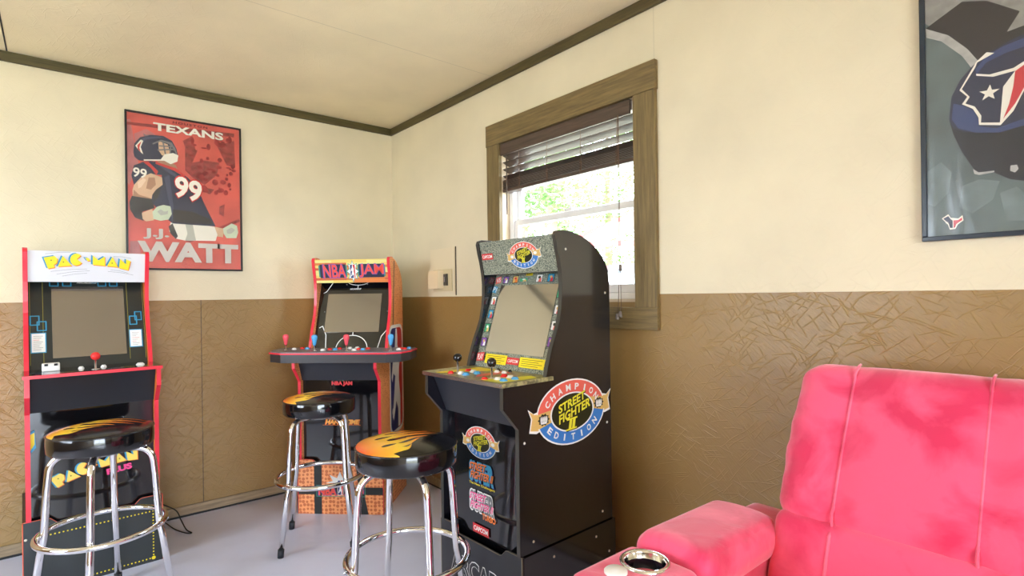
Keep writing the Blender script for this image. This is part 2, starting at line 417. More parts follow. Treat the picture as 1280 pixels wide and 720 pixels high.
structure(MB().box(XW-.008, XW, YF, YW-.008, 0, .012).build('trim_5', black_matt))
# ceiling seam batten near the left edge and board joint
structure(MB().box(-.172, -.166, .3, YW-.02, ZC-.002, ZC).build('trim_6', black_matt))

# window on the right wall
win = structure(empty('window_1', (XW, (WY0+WY1)/2, WZ0)))
def wpart(mb, name, m_, parent=win, **k):
    o = mb.build(name, m_, parent); o.location = -Vector((XW, (WY0+WY1)/2, WZ0)) if parent == win else Vector((0, 0, 0)); return o
wpart(MB().box(XW-.022, XW, 1.298, 2.412, WZ1-.008, 2.154, .002), 'casing', case_x)
wpart(MB().box(XW-.020, XW, 1.302, WY0+.01, WZ0-.022, WZ1-.008, .002), 'casing', case_z)
wpart(MB().box(XW-.020, XW, WY1-.01, 2.408, WZ0-.022, WZ1-.008, .002), 'casing', case_z)
wpart(MB().box(XW-.020, XW, 1.302, 2.408, 1.071, WZ0-.022, .002), 'casing', case_x)
vinyl = mat('white_vinyl', srgb(232, 230, 228), .35)
b = MB(); b.box(XW, XW+TH, WY0, WY0+.012, WZ0, WZ1); b.box(XW, XW+TH, WY1-.012, WY1, WZ0, WZ1); b.box(XW, XW+TH, WY0, WY1, WZ0, WZ0+.012); b.box(XW, XW+TH, WY0, WY1, WZ1-.012, WZ1)
wpart(b, 'jamb_lining', mat('jamb_paint', srgb(210, 190, 160), .5))
a0, a1 = WY0+.012, WY1-.012
b = MB()
b.box(XW+.05, XW+.112, a0, a0+.03, WZ0+.012, WZ1-.012, .003); b.box(XW+.05, XW+.112, a1-.03, a1, WZ0+.012, WZ1-.012, .003)
b.box(XW+.05, XW+.112, a0, a1, WZ0+.012, WZ0+.04, .003); b.box(XW+.05, XW+.112, a0, a1, WZ1-.04, WZ1-.012, .003)
wpart(b, 'window_frame', vinyl)
def sash(x0, x1, z0, z1, nm):
    b = MB(); y0, y1 = a0+.03, a1-.03; t = .032
    b.box(x0, x1, y0, y0+t, z0, z1, .003); b.box(x0, x1, y1-t, y1, z0, z1, .003); b.box(x0, x1, y0+t, y1-t, z0, z0+t+.006, .003); b.box(x0, x1, y0+t, y1-t, z1-t, z1, .003)
    return wpart(b, nm, vinyl)
s1 = sash(XW+.058, XW+.080, WZ0+.04, 1.625, 'sash'); s2 = sash(XW+.084, XW+.106, 1.595, WZ1-.04, 'sash')
pane = glass_mat('window_glass', (.97, .98, .97, 1))
wpart(MB().box(XW+.068, XW+.070, a0+.05, a1-.05, WZ0+.07, 1.60), 'glass_pane', pane)
wpart(MB().box(XW+.094, XW+.096, a0+.05, a1-.05, 1.62, WZ1-.06), 'glass_pane', pane)
wpart(MB().box(XW+.050, XW+.062, 1.83, 1.88, 1.625, 1.640, .003).box(XW+.048, XW+.056, 1.835, 1.85, 1.64, 1.648), 'sash_lock', vinyl)

# blind
blind = empty('window_blind', (XW, (WY0+WY1)/2, 1.78))
tag(blind, 'dark brown faux-wood window blind, half raised, with cords hanging down', 'blind')
bo = Vector((XW, (WY0+WY1)/2, 1.78))
slat_m = wood_mat('blind_slat', srgb(84, 68, 58), 1, .3); cord_m = mat('cord', srgb(110, 84, 66), .7)
def bpart(mb, name, m_): o = mb.build(name, m_, blind); o.location = -bo; return o
bpart(MB().box(XW-.008, XW+.002, 1.435, 2.312, 1.974, 2.036, .003), 'valance', slat_m)
bpart(MB().box(XW+.006, XW+.046, 1.416, 2.296, 1.992, 2.030), 'headrail', mat('headrail', srgb(190, 180, 170), .4, noise_amt=.1))
for k in range(4):
    zc = 1.965-.037*k; a = math.radians(20)
    b = MB(); dx, dz = .024*math.cos(a), .024*math.sin(a)
    b.prism([(XW+.026-dx, zc+dz-.0015), (XW+.026+dx, zc-dz-.0015), (XW+.026+dx, zc-dz+.0015), (XW+.026-dx, zc+dz+.0015)], 1, 1.420, 2.294)
    bpart(b, 'slat', slat_m)
for k in range(9):
    z = 1.795+.0052*k
    bpart(MB().box(XW+.002+.001*(k % 2), XW+.050+.001*(k % 2), 1.420, 2.294, z, z+.003), 'slat', slat_m)
bpart(MB().box(XW+.000, XW+.052, 1.418, 2.296, 1.774, 1.792, .004), 'bottom_rail', slat_m)
for y in (2.155, 1.946, 1.721, 1.511):
    b = MB(); rr = random.Random(int(y*1000))
    for xx in (XW-.001, XW+.052): b.tube([(xx+rr.uniform(-.001, .001), y+rr.uniform(-.002, .002), 1.80+i*.021) for i in range(10)], .0012, 5)
    for i in range(5): b.tube([(XW-.001, y, 1.965-.037*i), (XW+.052, y, 1.965-.037*i)], .0008, 4)
    for j in range(6):   # bunched ladder cord in front of the stack
        z = 1.838-.010*j
        b.tube([(XW-.002, y+.008*math.sin(t*2.1+j), z-.006+.012*math.sin(t+j)*.5) for t in np.linspace(0, 6, 12)], .0011, 4)
    bpart(b, 'ladder_cord', cord_m)
bpart(MB().tube([(XW-.010, 2.246, 1.97), (XW-.010, 2.246, 1.651)], .0035, 8), 'tilt_wand', slat_m)
for dy, ze in ((0, 1.125), (.016, 1.115)):
    bpart(MB().tube([(XW-.026, 1.480+dy*.2, 1.975), (XW-.026, 1.478+dy*.4, 1.33), (XW-.026, 1.478+dy, ze+.02)], .0014, 5), 'lift_cord', cord_m)
    bpart(MB().lathe([(0, .026), (.005, .024), (.009, .002), (.008, 0), (0, 0)], (XW-.032, 1.478+dy, ze-.004), 16), 'cord_tassel', mat('tassel', srgb(120, 108, 100), .3))
bpart(MB().lathe([(0, .030), (.006, .028), (.008, .006), (.006, 0), (0, 0)], (XW-.026, 1.479, 1.316), 16), 'cord_joiner', mat('tassel', srgb(120, 108, 100), .3))

# unseen patio door and left window, sized and placed to brighten the room
dr = structure(empty('unseen_door', (-.85, YF-.06, 0)))
b = MB()
for x0, x1 in ((-1.25, -1.19), (-.03, .03), (1.19, 1.25)): b.box(x0, x1, -.03, .03, .0, 2.08, .004)
b.box(-1.25, 1.25, -.03, .03, 0, .07, .004); b.box(-1.25, 1.25, -.03, .03, 2.01, 2.08, .004)
b.build('door_frame', vinyl, dr); MB().box(-1.19, 1.19, -.004, .004, .07, 2.01).build('glass_pane', pane, dr)
MB().tube([(.0, .03, .95), (.0, .06, .97), (.0, .06, 1.13), (.0, .03, 1.15)], .008, 8).build('door_handle', steel, dr)
rw = structure(empty('unseen_window', (XL-.06, 2.15, .8)))  # unseen window, set here to light the far part of the right wall
b = MB()
for x0, x1 in ((-.65, -.60), (-.025, .025), (.60, .65)): b.box(-.03, .03, x0, x1, 0, 1.3, .004)
b.box(-.03, .03, -.65, .65, 0, .05, .004); b.box(-.03, .03, -.65, .65, 1.25, 1.3, .004)
b.build('window_frame', vinyl, rw); MB().box(-.004, .004, -.60, .60, .05, 1.25).build('glass_pane', pane, rw)

# ------------------------------------------------------------------ things on the walls
CR = mat('cream_plastic', srgb(214, 198, 158), .4)
wp = MB().box(XW-.004, XW, 2.762, 3.040, 1.245, 1.517, .001).build('access_panel', mat('panel_paint', srgb(228, 214, 182), .5, bump=.2, bscale=40))
tag(wp, 'cream painted access panel on the wall beside the corner, thermostat mounted on it', 'wall panel')
th = empty('thermostat', (XW-.004, 2.90, 1.245)); tag(th, 'cream wall thermostat box with a dark slotted side, near the corner', 'thermostat')
MB().box(-.008, 0, -.115, .095, .006, .142, .002).build('back_plate', CR, th)
b = MB().prism([(-.008, -.030), (-.045, -.018), (-.045, .095), (-.008, .103)], 2, .022, .132); b.build('cover', mat('cover_plastic', srgb(236, 216, 178), .35), th)
MB().box(-.020, -.008, -.078, -.040, .040, .112, .003).build('dial_housing', mat('dark_plastic', srgb(70, 64, 54), .4), th)
MB().box(-.028, -.020, -.066, -.056, .060, .092, .003).build('lever', steel, th)
sl = MB().box(XW-.006, XW, 2.7475, 2.7515, 1.225, 1.520).build('gap_shade_strip', mat('gap_shade_brown', srgb(80, 66, 48), .6))  # dark colour stands in for the shadow gap beside the panel
tag(sl, 'thin dark vertical strip standing for the shadow gap at the edge of the access panel', 'strip')

def paper(name, col, rough, ns, amt): return mat(name, col, rough, noise_amt=amt, noise_scale=ns, coat=.5)
ART_M = {'navyl': mat('ink_navy_light', srgb(66, 72, 98), .35), 'skind': mat('ink_skin_dark', srgb(172, 126, 98), .4), 'skinl': mat('ink_skin_light', srgb(236, 206, 176), .4), 'greyl': mat('ink_grey_light', srgb(176, 176, 164), .4), 'navyh': mat('ink_navy_bright', srgb(52, 68, 112), .3), 'smoke': mat('ink_smoke', srgb(104, 118, 118), .4, noise_amt=.2, noise_scale=20),
         'navy': mat('ink_navy', srgb(36, 42, 68), .35), 'skin': mat('ink_skin', srgb(214, 176, 142), .4, noise_amt=.08), 'black': mat('ink_black', srgb(38, 34, 36), .4),
         'glove': mat('ink_glove', srgb(196, 206, 178), .4, noise_amt=.1), 'white': mat('ink_white', srgb(232, 226, 212), .4, noise_amt=.05), 'grey': mat('ink_grey', srgb(120, 116, 118), .4),
         'red2': mat('ink_red', srgb(206, 52, 48), .4), 'dred': mat('ink_dark_red', srgb(150, 52, 50), .4, noise_amt=.45, noise_scale=30), 'pale': mat('ink_pale', srgb(190, 110, 110), .4, noise_amt=.2, noise_scale=14),
         'silver': mat('ink_silver', srgb(168, 166, 162), .4, noise_amt=.15, noise_scale=50), 'navy3': mat('ink_helmet_low', srgb(24, 26, 38), .3), 'red3': mat('ink_red_stripe', srgb(196, 50, 60), .35)}
ART={'LP': {'helmet': ('navy', [(0.325, 2.015), (0.33, 2.062), (0.356, 2.099), (0.406, 2.121), (0.462, 2.125), (0.503, 2.105), (0.525, 2.061), (0.531, 2.027), (0.513, 2.018), (0.467, 2.024), (0.455, 1.996), (0.404, 1.975), (0.349, 1.973), (0.329, 1.99)]), 'jersey': ('navy', [(0.327, 1.944), (0.371, 1.97), (0.427, 1.978), (0.518, 1.95), (0.577, 1.91), (0.625, 1.861), (0.655, 1.78), (0.685, 1.712), (0.716, 1.644), (0.61, 1.644), (0.503, 1.645), (0.474, 1.668), (0.402, 1.755), (0.408, 1.822), (0.448, 1.88), (0.454, 1.908), (0.403, 1.908), (0.326, 1.839), (0.315, 1.89)]), 'arm': ('skin', [(0.326, 1.839), (0.359, 1.885), (0.403, 1.911), (0.454, 1.895), (0.457, 1.855), (0.425, 1.824), (0.408, 1.795), (0.402, 1.755), (0.32, 1.775), (0.319, 1.812)]), 'sleeve': ('black', [(0.316, 1.779), (0.404, 1.771), (0.418, 1.723), (0.362, 1.698), (0.367, 1.649), (0.329, 1.663), (0.307, 1.706), (0.305, 1.745)]), 'fore': ('skin', [(0.359, 1.691), (0.407, 1.718), (0.414, 1.656), (0.378, 1.647), (0.363, 1.659)]), 'glove': ('glove', [(0.407, 1.702), (0.429, 1.731), (0.458, 1.744), (0.492, 1.739), (0.498, 1.697), (0.482, 1.665), (0.445, 1.655), (0.412, 1.663)]), 'pants': ('white', [(0.491, 1.649), (0.598, 1.652), (0.71, 1.641), (0.725, 1.595), (0.715, 1.559), (0.561, 1.553), (0.514, 1.562), (0.485, 1.601)]), 'arm2': ('skin', [(0.703, 1.643), (0.761, 1.633), (0.754, 1.582), (0.715, 1.587)]), 'glove2': ('glove', [(0.755, 1.635), (0.801, 1.667), (0.83, 1.655), (0.836, 1.616), (0.826, 1.582), (0.773, 1.579), (0.758, 1.604)]), 'face': ('skin', [(0.439, 2.094), (0.483, 2.081), (0.494, 2.035), (0.501, 2.016), (0.455, 2.016), (0.441, 2.04)]), 'chin': ('white', [(0.371, 1.982), (0.449, 1.993), (0.467, 2.024), (0.508, 2.037), (0.533, 2.028), (0.528, 1.993), (0.495, 1.973), (0.466, 1.988), (0.371, 1.974)]), 'mask1': ('grey', [(0.411, 2.076), (0.451, 2.102), (0.502, 2.094), (0.522, 2.053), (0.517, 2.05), (0.496, 2.083), (0.451, 2.093), (0.414, 2.069)]), 'mask2': ('grey', [(0.433, 2.046), (0.508, 2.062), (0.522, 2.046), (0.508, 2.054), (0.434, 2.039)]), 'trim': ('red2', [(0.369, 1.968), (0.393, 1.972), (0.437, 1.926), (0.428, 1.905), (0.404, 1.939)]), 'trim2': ('red2', [(0.427, 1.977), (0.521, 1.955), (0.565, 1.92), (0.56, 1.911), (0.512, 1.94), (0.424, 1.966)]), 'logo1': ('white', [(0.334, 2.05), (0.359, 2.087), (0.37, 2.082), (0.358, 2.047), (0.369, 2.009), (0.352, 2.024)]), 'logo2': ('red2', [(0.343, 2.054), (0.361, 2.078), (0.352, 2.042), (0.358, 2.019), (0.345, 2.033)]), 'hair': ('grey', [(0.372, 2.111), (0.37, 2.124), (0.383, 2.116), (0.406, 2.123), (0.386, 2.108)]), 'bar1': ('grey', [(0.476, 2.097), (0.483, 2.098), (0.517, 2.069), (0.529, 2.034), (0.522, 2.031), (0.51, 2.062)]), 'bar2': ('grey', [(0.441, 2.07), (0.514, 2.076), (0.515, 2.07), (0.442, 2.063)]), 'bar3': ('grey', [(0.456, 2.097), (0.463, 2.098), (0.475, 2.026), (0.468, 2.024)]), 'bar4': ('grey', [(0.497, 2.093), (0.502, 2.091), (0.496, 2.027), (0.489, 2.026)]), 'hl1': ('navyl', [(0.35, 2.078), (0.378, 2.104), (0.428, 2.117), (0.465, 2.116), (0.428, 2.105), (0.383, 2.091), (0.359, 2.06)]), 'fold1': ('navyl', [(0.465, 1.896), (0.489, 1.913), (0.504, 1.765), (0.517, 1.657), (0.501, 1.653), (0.487, 1.75)]), 'fold2': ('navyl', [(0.438, 1.959), (0.483, 1.95), (0.541, 1.906), (0.52, 1.903), (0.477, 1.931)]), 'fold3': ('black', [(0.504, 1.724), (0.599, 1.719), (0.685, 1.684), (0.704, 1.657), (0.598, 1.652), (0.503, 1.654)]), 'fold4': ('black', [(0.408, 1.822), (0.448, 1.878), (0.457, 1.868), (0.436, 1.785), (0.415, 1.756)]), 'arms1': ('skind', [(0.392, 1.887), (0.42, 1.89), (0.425, 1.851), (0.402, 1.821), (0.38, 1.826)]), 'arms2': ('skind', [(0.325, 1.813), (0.347, 1.789), (0.402, 1.775), (0.402, 1.755), (0.32, 1.775)]), 'arms3': ('skinl', [(0.342, 1.854), (0.368, 1.881), (0.381, 1.872), (0.358, 1.83), (0.345, 1.822)]), 'psh': ('greyl', [(0.562, 1.65), (0.598, 1.652), (0.615, 1.556), (0.561, 1.553), (0.573, 1.593)]), 'psh2': ('black', [(0.482, 1.628), (0.501, 1.645), (0.526, 1.576), (0.516, 1.559), (0.491, 1.588)]), 'gsh': ('greyl', [(0.429, 1.704), (0.446, 1.719), (0.463, 1.707), (0.481, 1.714), (0.478, 1.695), (0.446, 1.685)]), 'gsh2': ('greyl', [(0.774, 1.627), (0.8, 1.643), (0.82, 1.63), (0.8, 1.607), (0.776, 1.605)]), 'neck': ('skind', [(0.432, 1.988), (0.49, 1.991), (0.521, 1.971), (0.53, 1.948), (0.495, 1.951), (0.438, 1.973)]), 'b9': ('dred', [(0.297, 2.173), (0.821, 2.202), (0.82, 2.18), (0.297, 2.158)]), 'b10': ('dred', [(0.561, 1.551), (0.841, 1.697), (0.847, 1.682), (0.585, 1.544)]), 'b1': ('dred', [(0.567, 2.102), (0.628, 2.07), (0.602, 1.997), (0.664, 2.02), (0.74, 2.017), (0.726, 1.944), (0.662, 1.879), (0.601, 1.913), (0.566, 1.95)]), 'b2': ('dred', [(0.728, 2.115), (0.82, 2.159), (0.825, 2.0), (0.779, 2.008)]), 'b3': ('dred', [(0.556, 2.114), (0.604, 2.15), (0.621, 2.055), (0.59, 2.009)]), 'b4': ('dred', [(0.656, 1.864), (0.712, 1.857), (0.687, 1.825), (0.668, 1.838)]), 'b5': ('dred', [(0.737, 1.76), (0.765, 1.777), (0.759, 1.704), (0.736, 1.717)]), 'b6': ('pale', [(0.287, 2.184), (0.313, 2.19), (0.349, 1.947), (0.304, 1.836), (0.289, 1.873)]), 'b7': ('pale', [(0.329, 2.114), (0.384, 2.15), (0.428, 2.125), (0.361, 2.1), (0.334, 2.063)]), 'b8': ('pale', [(0.306, 1.537), (0.344, 1.539), (0.364, 1.369), (0.301, 1.368)]), 'n99': ('x', [(0.321, 1.932), (0.386, 1.882), (0.515, 1.896), (0.649, 1.779)])}, 'RP': {'arc': ('silver', [(0.427, 1.98), (0.37, 1.994), (0.421, 2.016)]), 'black1': ('black', [(0.42, 1.939), (0.341, 1.98), (0.291, 1.961), (0.229, 1.909), (0.254, 1.867), (0.221, 1.871), (0.221, 1.846), (0.308, 1.812), (0.332, 1.843), (0.371, 1.893)]), 'band': ('silver', [(0.42, 1.938), (0.371, 1.902), (0.332, 1.852), (0.308, 1.809), (0.319, 1.789), (0.343, 1.837), (0.386, 1.891), (0.419, 1.913)]), 'helmet': ('navy', [(0.372, 1.677), (0.366, 1.735), (0.347, 1.775), (0.322, 1.803), (0.287, 1.827), (0.248, 1.843), (0.216, 1.851), (0.22, 1.485), (0.251, 1.495), (0.281, 1.517), (0.317, 1.524), (0.346, 1.584), (0.363, 1.633)]), 'hl': ('navy3', [(0.372, 1.677), (0.365, 1.654), (0.341, 1.635), (0.303, 1.624), (0.25, 1.624), (0.218, 1.625), (0.22, 1.485), (0.251, 1.495), (0.281, 1.517), (0.317, 1.524), (0.346, 1.584), (0.363, 1.633)]), 'crest_w': ('white', [(0.349, 1.747), (0.314, 1.811), (0.293, 1.829), (0.278, 1.822), (0.312, 1.809), (0.321, 1.783), (0.288, 1.77), (0.242, 1.772), (0.217, 1.785), (0.218, 1.722), (0.243, 1.665), (0.268, 1.635), (0.31, 1.646), (0.311, 1.666), (0.322, 1.691), (0.344, 1.709), (0.333, 1.726), (0.349, 1.747)]), 'hhl': ('navyh', [(0.344, 1.745), (0.319, 1.789), (0.293, 1.82), (0.261, 1.833), (0.216, 1.841), (0.217, 1.819), (0.255, 1.815), (0.294, 1.803), (0.319, 1.771), (0.333, 1.742)]), 'hmid': ('navyh', [(0.362, 1.716), (0.344, 1.706), (0.32, 1.686), (0.311, 1.661), (0.311, 1.643), (0.276, 1.629), (0.218, 1.642), (0.218, 1.625), (0.27, 1.617), (0.317, 1.628), (0.352, 1.647), (0.366, 1.675)]), 'smoke1': ('smoke', [(0.424, 1.543), (0.39, 1.565), (0.368, 1.533), (0.376, 1.479), (0.406, 1.446), (0.425, 1.458)]), 'smoke2': ('smoke', [(0.346, 1.493), (0.311, 1.505), (0.271, 1.494), (0.285, 1.448), (0.326, 1.418), (0.354, 1.439)]), 'smoke3': ('smoke', [(0.271, 1.463), (0.239, 1.475), (0.225, 1.456), (0.226, 1.388), (0.259, 1.392)]), 'ear': ('navy3', [(0.28, 1.609), (0.25, 1.598), (0.232, 1.568), (0.241, 1.536), (0.27, 1.542), (0.287, 1.58)]), 'crest': ('navy', [(0.344, 1.749), (0.316, 1.797), (0.314, 1.775), (0.281, 1.762), (0.239, 1.764), (0.262, 1.731), (0.269, 1.642), (0.306, 1.651), (0.305, 1.669), (0.318, 1.696), (0.337, 1.709), (0.328, 1.724)]), 'red': ('red3', [(0.239, 1.763), (0.217, 1.777), (0.217, 1.73), (0.24, 1.682), (0.263, 1.649), (0.251, 1.685), (0.243, 1.725)]), 'star': ('star', [(0.289, 1.723)]), 'clip': ('silver', [(0.323, 1.534), (0.312, 1.523), (0.281, 1.522), (0.281, 1.518), (0.311, 1.516), (0.321, 1.521)]), 'chinw': ('silver', [(0.25, 1.529), (0.238, 1.529), (0.235, 1.518), (0.242, 1.51), (0.251, 1.516)]), 'bull_w': ('white', [(0.39, 1.412), (0.376, 1.422), (0.371, 1.412), (0.355, 1.408), (0.346, 1.416), (0.344, 1.402), (0.356, 1.392), (0.361, 1.381), (0.373, 1.38), (0.377, 1.394)]), 'bull_l': ('navy', [(0.387, 1.411), (0.376, 1.417), (0.371, 1.408), (0.367, 1.404), (0.367, 1.384), (0.373, 1.385), (0.375, 1.396)]), 'bull_r': ('red3', [(0.365, 1.404), (0.355, 1.404), (0.347, 1.41), (0.347, 1.403), (0.359, 1.394), (0.362, 1.385), (0.365, 1.384)])}, 'PM': {'P': [(-0.178, 0.11), (-0.14, 0.119), (-0.13, 0.107), (-0.132, 0.087), (-0.143, 0.078), (-0.14, 0.066), (-0.163, 0.06)], 'A': [(-0.111, 0.12), (-0.079, 0.075), (-0.129, 0.07)], 'C': [(-0.043, 0.091), (-0.046, 0.086), (-0.051, 0.081), (-0.056, 0.079), (-0.061, 0.077), (-0.066, 0.077), (-0.071, 0.079), (-0.076, 0.082), (-0.08, 0.087), (-0.083, 0.092), (-0.084, 0.098), (-0.085, 0.105), (-0.084, 0.111), (-0.082, 0.117), (-0.079, 0.123), (-0.075, 0.127), (-0.07, 0.131), (-0.065, 0.132), (-0.06, 0.133), (-0.055, 0.131), (-0.05, 0.129), (-0.046, 0.124), (-0.061, 0.107)], '-': [(-0.031, 0.114), (-0.019, 0.114), (-0.011, 0.101), (-0.022, 0.099)], 'M': [(-0.002, 0.127), (0.02, 0.104), (0.043, 0.123), (0.045, 0.078), (-0.002, 0.082)], 'B': [(0.073, 0.122), (0.095, 0.073), (0.052, 0.077)], 'N': [(0.103, 0.114), (0.127, 0.088), (0.127, 0.112), (0.145, 0.104), (0.136, 0.059), (0.099, 0.069)], 'dP': [(-0.152, 0.099)], 'dA': [(-0.109, 0.092)], 'dB': [(0.072, 0.092)], 'dC': [(-0.064, 0.12)], 'dN': [(0.144, 0.103)]}}
def clear_sheet(name, wave, amt):
    mt = glass_mat(name, (1, 1, 1, 1), .6); nt = mt.node_tree
    g = [n for n in nt.nodes if n.type == 'BSDF_GLOSSY'][0]; g.inputs['Roughness'].default_value = .22
    tc = nt.nodes.new('ShaderNodeTexCoord'); mp = nt.nodes.new('ShaderNodeMapping'); mp.inputs['Scale'].default_value = wave
    n = nt.nodes.new('ShaderNodeTexNoise'); n.inputs['Scale'].default_value = 1; n.inputs['Detail'].default_value = 2
    nt.links.new(tc.outputs['Object'], mp.inputs[0]); nt.links.new(mp.outputs[0], n.inputs['Vector'])
    bp = nt.nodes.new('ShaderNodeBump'); bp.inputs['Strength'].default_value = amt; bp.inputs['Distance'].default_value = .004
    nt.links.new(n.outputs['Fac'], bp.inputs['Height']); nt.links.new(bp.outputs[0], g.inputs['Normal'])
    return mt
def poster(name, label, origin, rz, w_, h_, deco, frame_m, fw=.010, group=None, sheet=None):
    """frame in the local xz plane, facing -y; origin bottom centre on the wall"""
    t = empty(name, origin, rz); tag(t, label, 'poster')
    b = MB(); a, c = w_/2, h_
    b.box(-a, a, -.018, 0, 0, fw, .002); b.box(-a, a, -.018, 0, c-fw, c, .002); b.box(-a, -a+fw, -.018, 0, fw, c-fw, .002); b.box(a-fw, a, -.018, 0, fw, c-fw, .002)
    b.build('frame', frame_m, t)
    MB().box(-a+fw, a-fw, -.008, -.001, fw, c-fw).build('backing', black_matt, t)
    deco.build('print', t, (0, -.0085, 0), (1, 0, 0), (0, 0, 1))
    MB().box(-a+fw, a-fw, -.0145, -.0140, fw, c-fw).build('clear_cover', sheet, t)
    return t
frame_m = mat('frame_black', srgb(34, 34, 36), .3)
# left poster: plane coordinates in ART are world (x, z)
PX, PZ, PW, PH = .573, 1.385, .570, .852
def L2(p): return (p[0]-PX, p[1]-PZ)
d = Deco()
red_bg = paper('poster_red', srgb(214, 84, 74), .4, 5, .22)
d.rect(-PW/2+.008, PW/2-.008, .008, PH-.008, red_bg)
A = ART['LP']
order = ['b6', 'b7', 'b8', 'b9', 'b10', 'b1', 'b2', 'b3', 'b4', 'b5', 'arm2', 'glove2', 'gsh2', 'pants', 'psh', 'psh2', 'neck', 'jersey', 'fold1', 'fold2', 'fold3', 'fold4', 'trim', 'trim2', 'arm', 'arms1', 'arms2', 'arms3', 'sleeve', 'fore', 'glove', 'gsh', 'helmet', 'hl1', 'face', 'logo1', 'logo2', 'mask1', 'mask2', 'bar1', 'bar2', 'bar3', 'bar4', 'chin', 'hair']
for k in order: d.poly([L2(p) for p in A[k][1]], ART_M[A[k][0]])
rr = random.Random(3)
for i in range(46):     # blurred crowd and confetti blotches in the printed backdrop
    x = rr.uniform(.02, .25); z = rr.uniform(.45, .78); a_, b_ = rr.uniform(.004, .018), rr.uniform(.003, .02)
    d.ell(x, z, a_, b_, ART_M['dred'], 9)
W_ = ART_M['white']
d.text('HOUSTON', .02, PH-.030, .17, .012, ART_M['black'], .01, space=1.3)
d.text('TEXANS', .015, PH-.068, .345, .044, ART_M['white'], .035)
d.text('99', .352-PX+.0, 1.905-PZ, .062, .052, W_, .02, rot=-.08)
d.text('99', .583-PX-.005, 1.842-PZ, .145, .135, ART_M['red2'], .05, shear=-.1, rot=-.2)
d.text('99', .583-PX-.005, 1.842-PZ, .135, .12, W_, .03, shear=-.1, rot=-.2)
gl = mat('ink_lettergrey', srgb(196, 188, 180), .35, noise_amt=.1)
d.text('J.J.', -.150, .196, .120, .058, gl, .03)
d.text('WATT', .012, .100, .495, .112, gl, .05)
poster('framed_poster', 'red framed poster of a football player in a navy 99 jersey, on the back wall', (PX, YW, PZ), 0, PW, PH, d, frame_m, sheet=clear_sheet('cover_left', (5, 5, 14), .5))
# right poster on the window wall; ART coordinates are world (y, z); viewer's right is -y
QY, QZ, QW, QH = .144, 1.352, .580, .870
def L3(p): return (QY-p[0], p[1]-QZ)
d = Deco()
gr = mt = mat('poster_slate', srgb(84, 98, 98), .4, noise_amt=.35, noise_scale=7, coat=.5)
d.rect(-QW/2+.008, QW/2-.008, .008, QH-.008, gr)
A = ART['RP']
# big grey emblem in the printed backdrop
d.poly([L3((.435, 1.97)), L3((.435, 2.2)), L3((0, 2.2)), L3((-.12, 1.95)), L3((.1, 1.85)), L3((.33, 1.84))], mat('poster_stone', srgb(140, 138, 132), .45, noise_amt=.2, noise_scale=40))
for k in ('smoke1', 'smoke2', 'smoke3', 'black1', 'band'): d.poly([L3(p) for p in A[k][1]], ART_M[A[k][0]])
for k in ('helmet', 'hl'):
    pts = [L3(p) for p in A[k][1]]; xr = max(p[0] for p in pts)
    d.poly(pts, ART_M[A[k][0]])
    # right-hand half of the helmet, past the frame of the photograph
    tp = [p for p in pts if p[0] > xr-.004]; z0, z1 = min(p[1] for p in tp), max(p[1] for p in tp)
    n = 14; d.poly([(xr-.001, z0)]+[(xr+.20*math.sin(PI*i/n), z0+(z1-z0)*(1-math.cos(PI*i/n))/2) for i in range(n+1)], ART_M[A[k][0]])
for k in ('hhl', 'hmid', 'ear', 'crest_w', 'crest', 'red', 'clip', 'chinw', 'bull_w', 'bull_l', 'bull_r'): d.poly([L3(p) for p in A[k][1]], ART_M[A[k][0]])
def star(d, cx, cy, r, m_, rot=0):
    d.poly([(cx+(r if i % 2 == 0 else r*.4)*math.sin(rot+i*PI/5), cy+(r if i % 2 == 0 else r*.4)*math.cos(rot+i*PI/5)) for i in range(10)], m_)
sx, sz = L3(A['star'][1][0]); star(d, sx, sz, .021, W_, .1)
sx, sz = L3((.377, 1.396)); star(d, sx-.002, sz+.003, .004, W_)
for i in range(9): d.line([(-.262+.006*i, .012), (-.258+.006*i, .012)], .002, W_)
poster('framed_poster', 'framed slate-grey poster of a navy football helmet with a bull emblem, right of the window', (XW, QY, QZ), -PI/2, QW, QH, d, mat('frame_slate', srgb(38, 48, 58), .25), fw=.013, sheet=clear_sheet('cover_right', (14, 5, 5), .9))
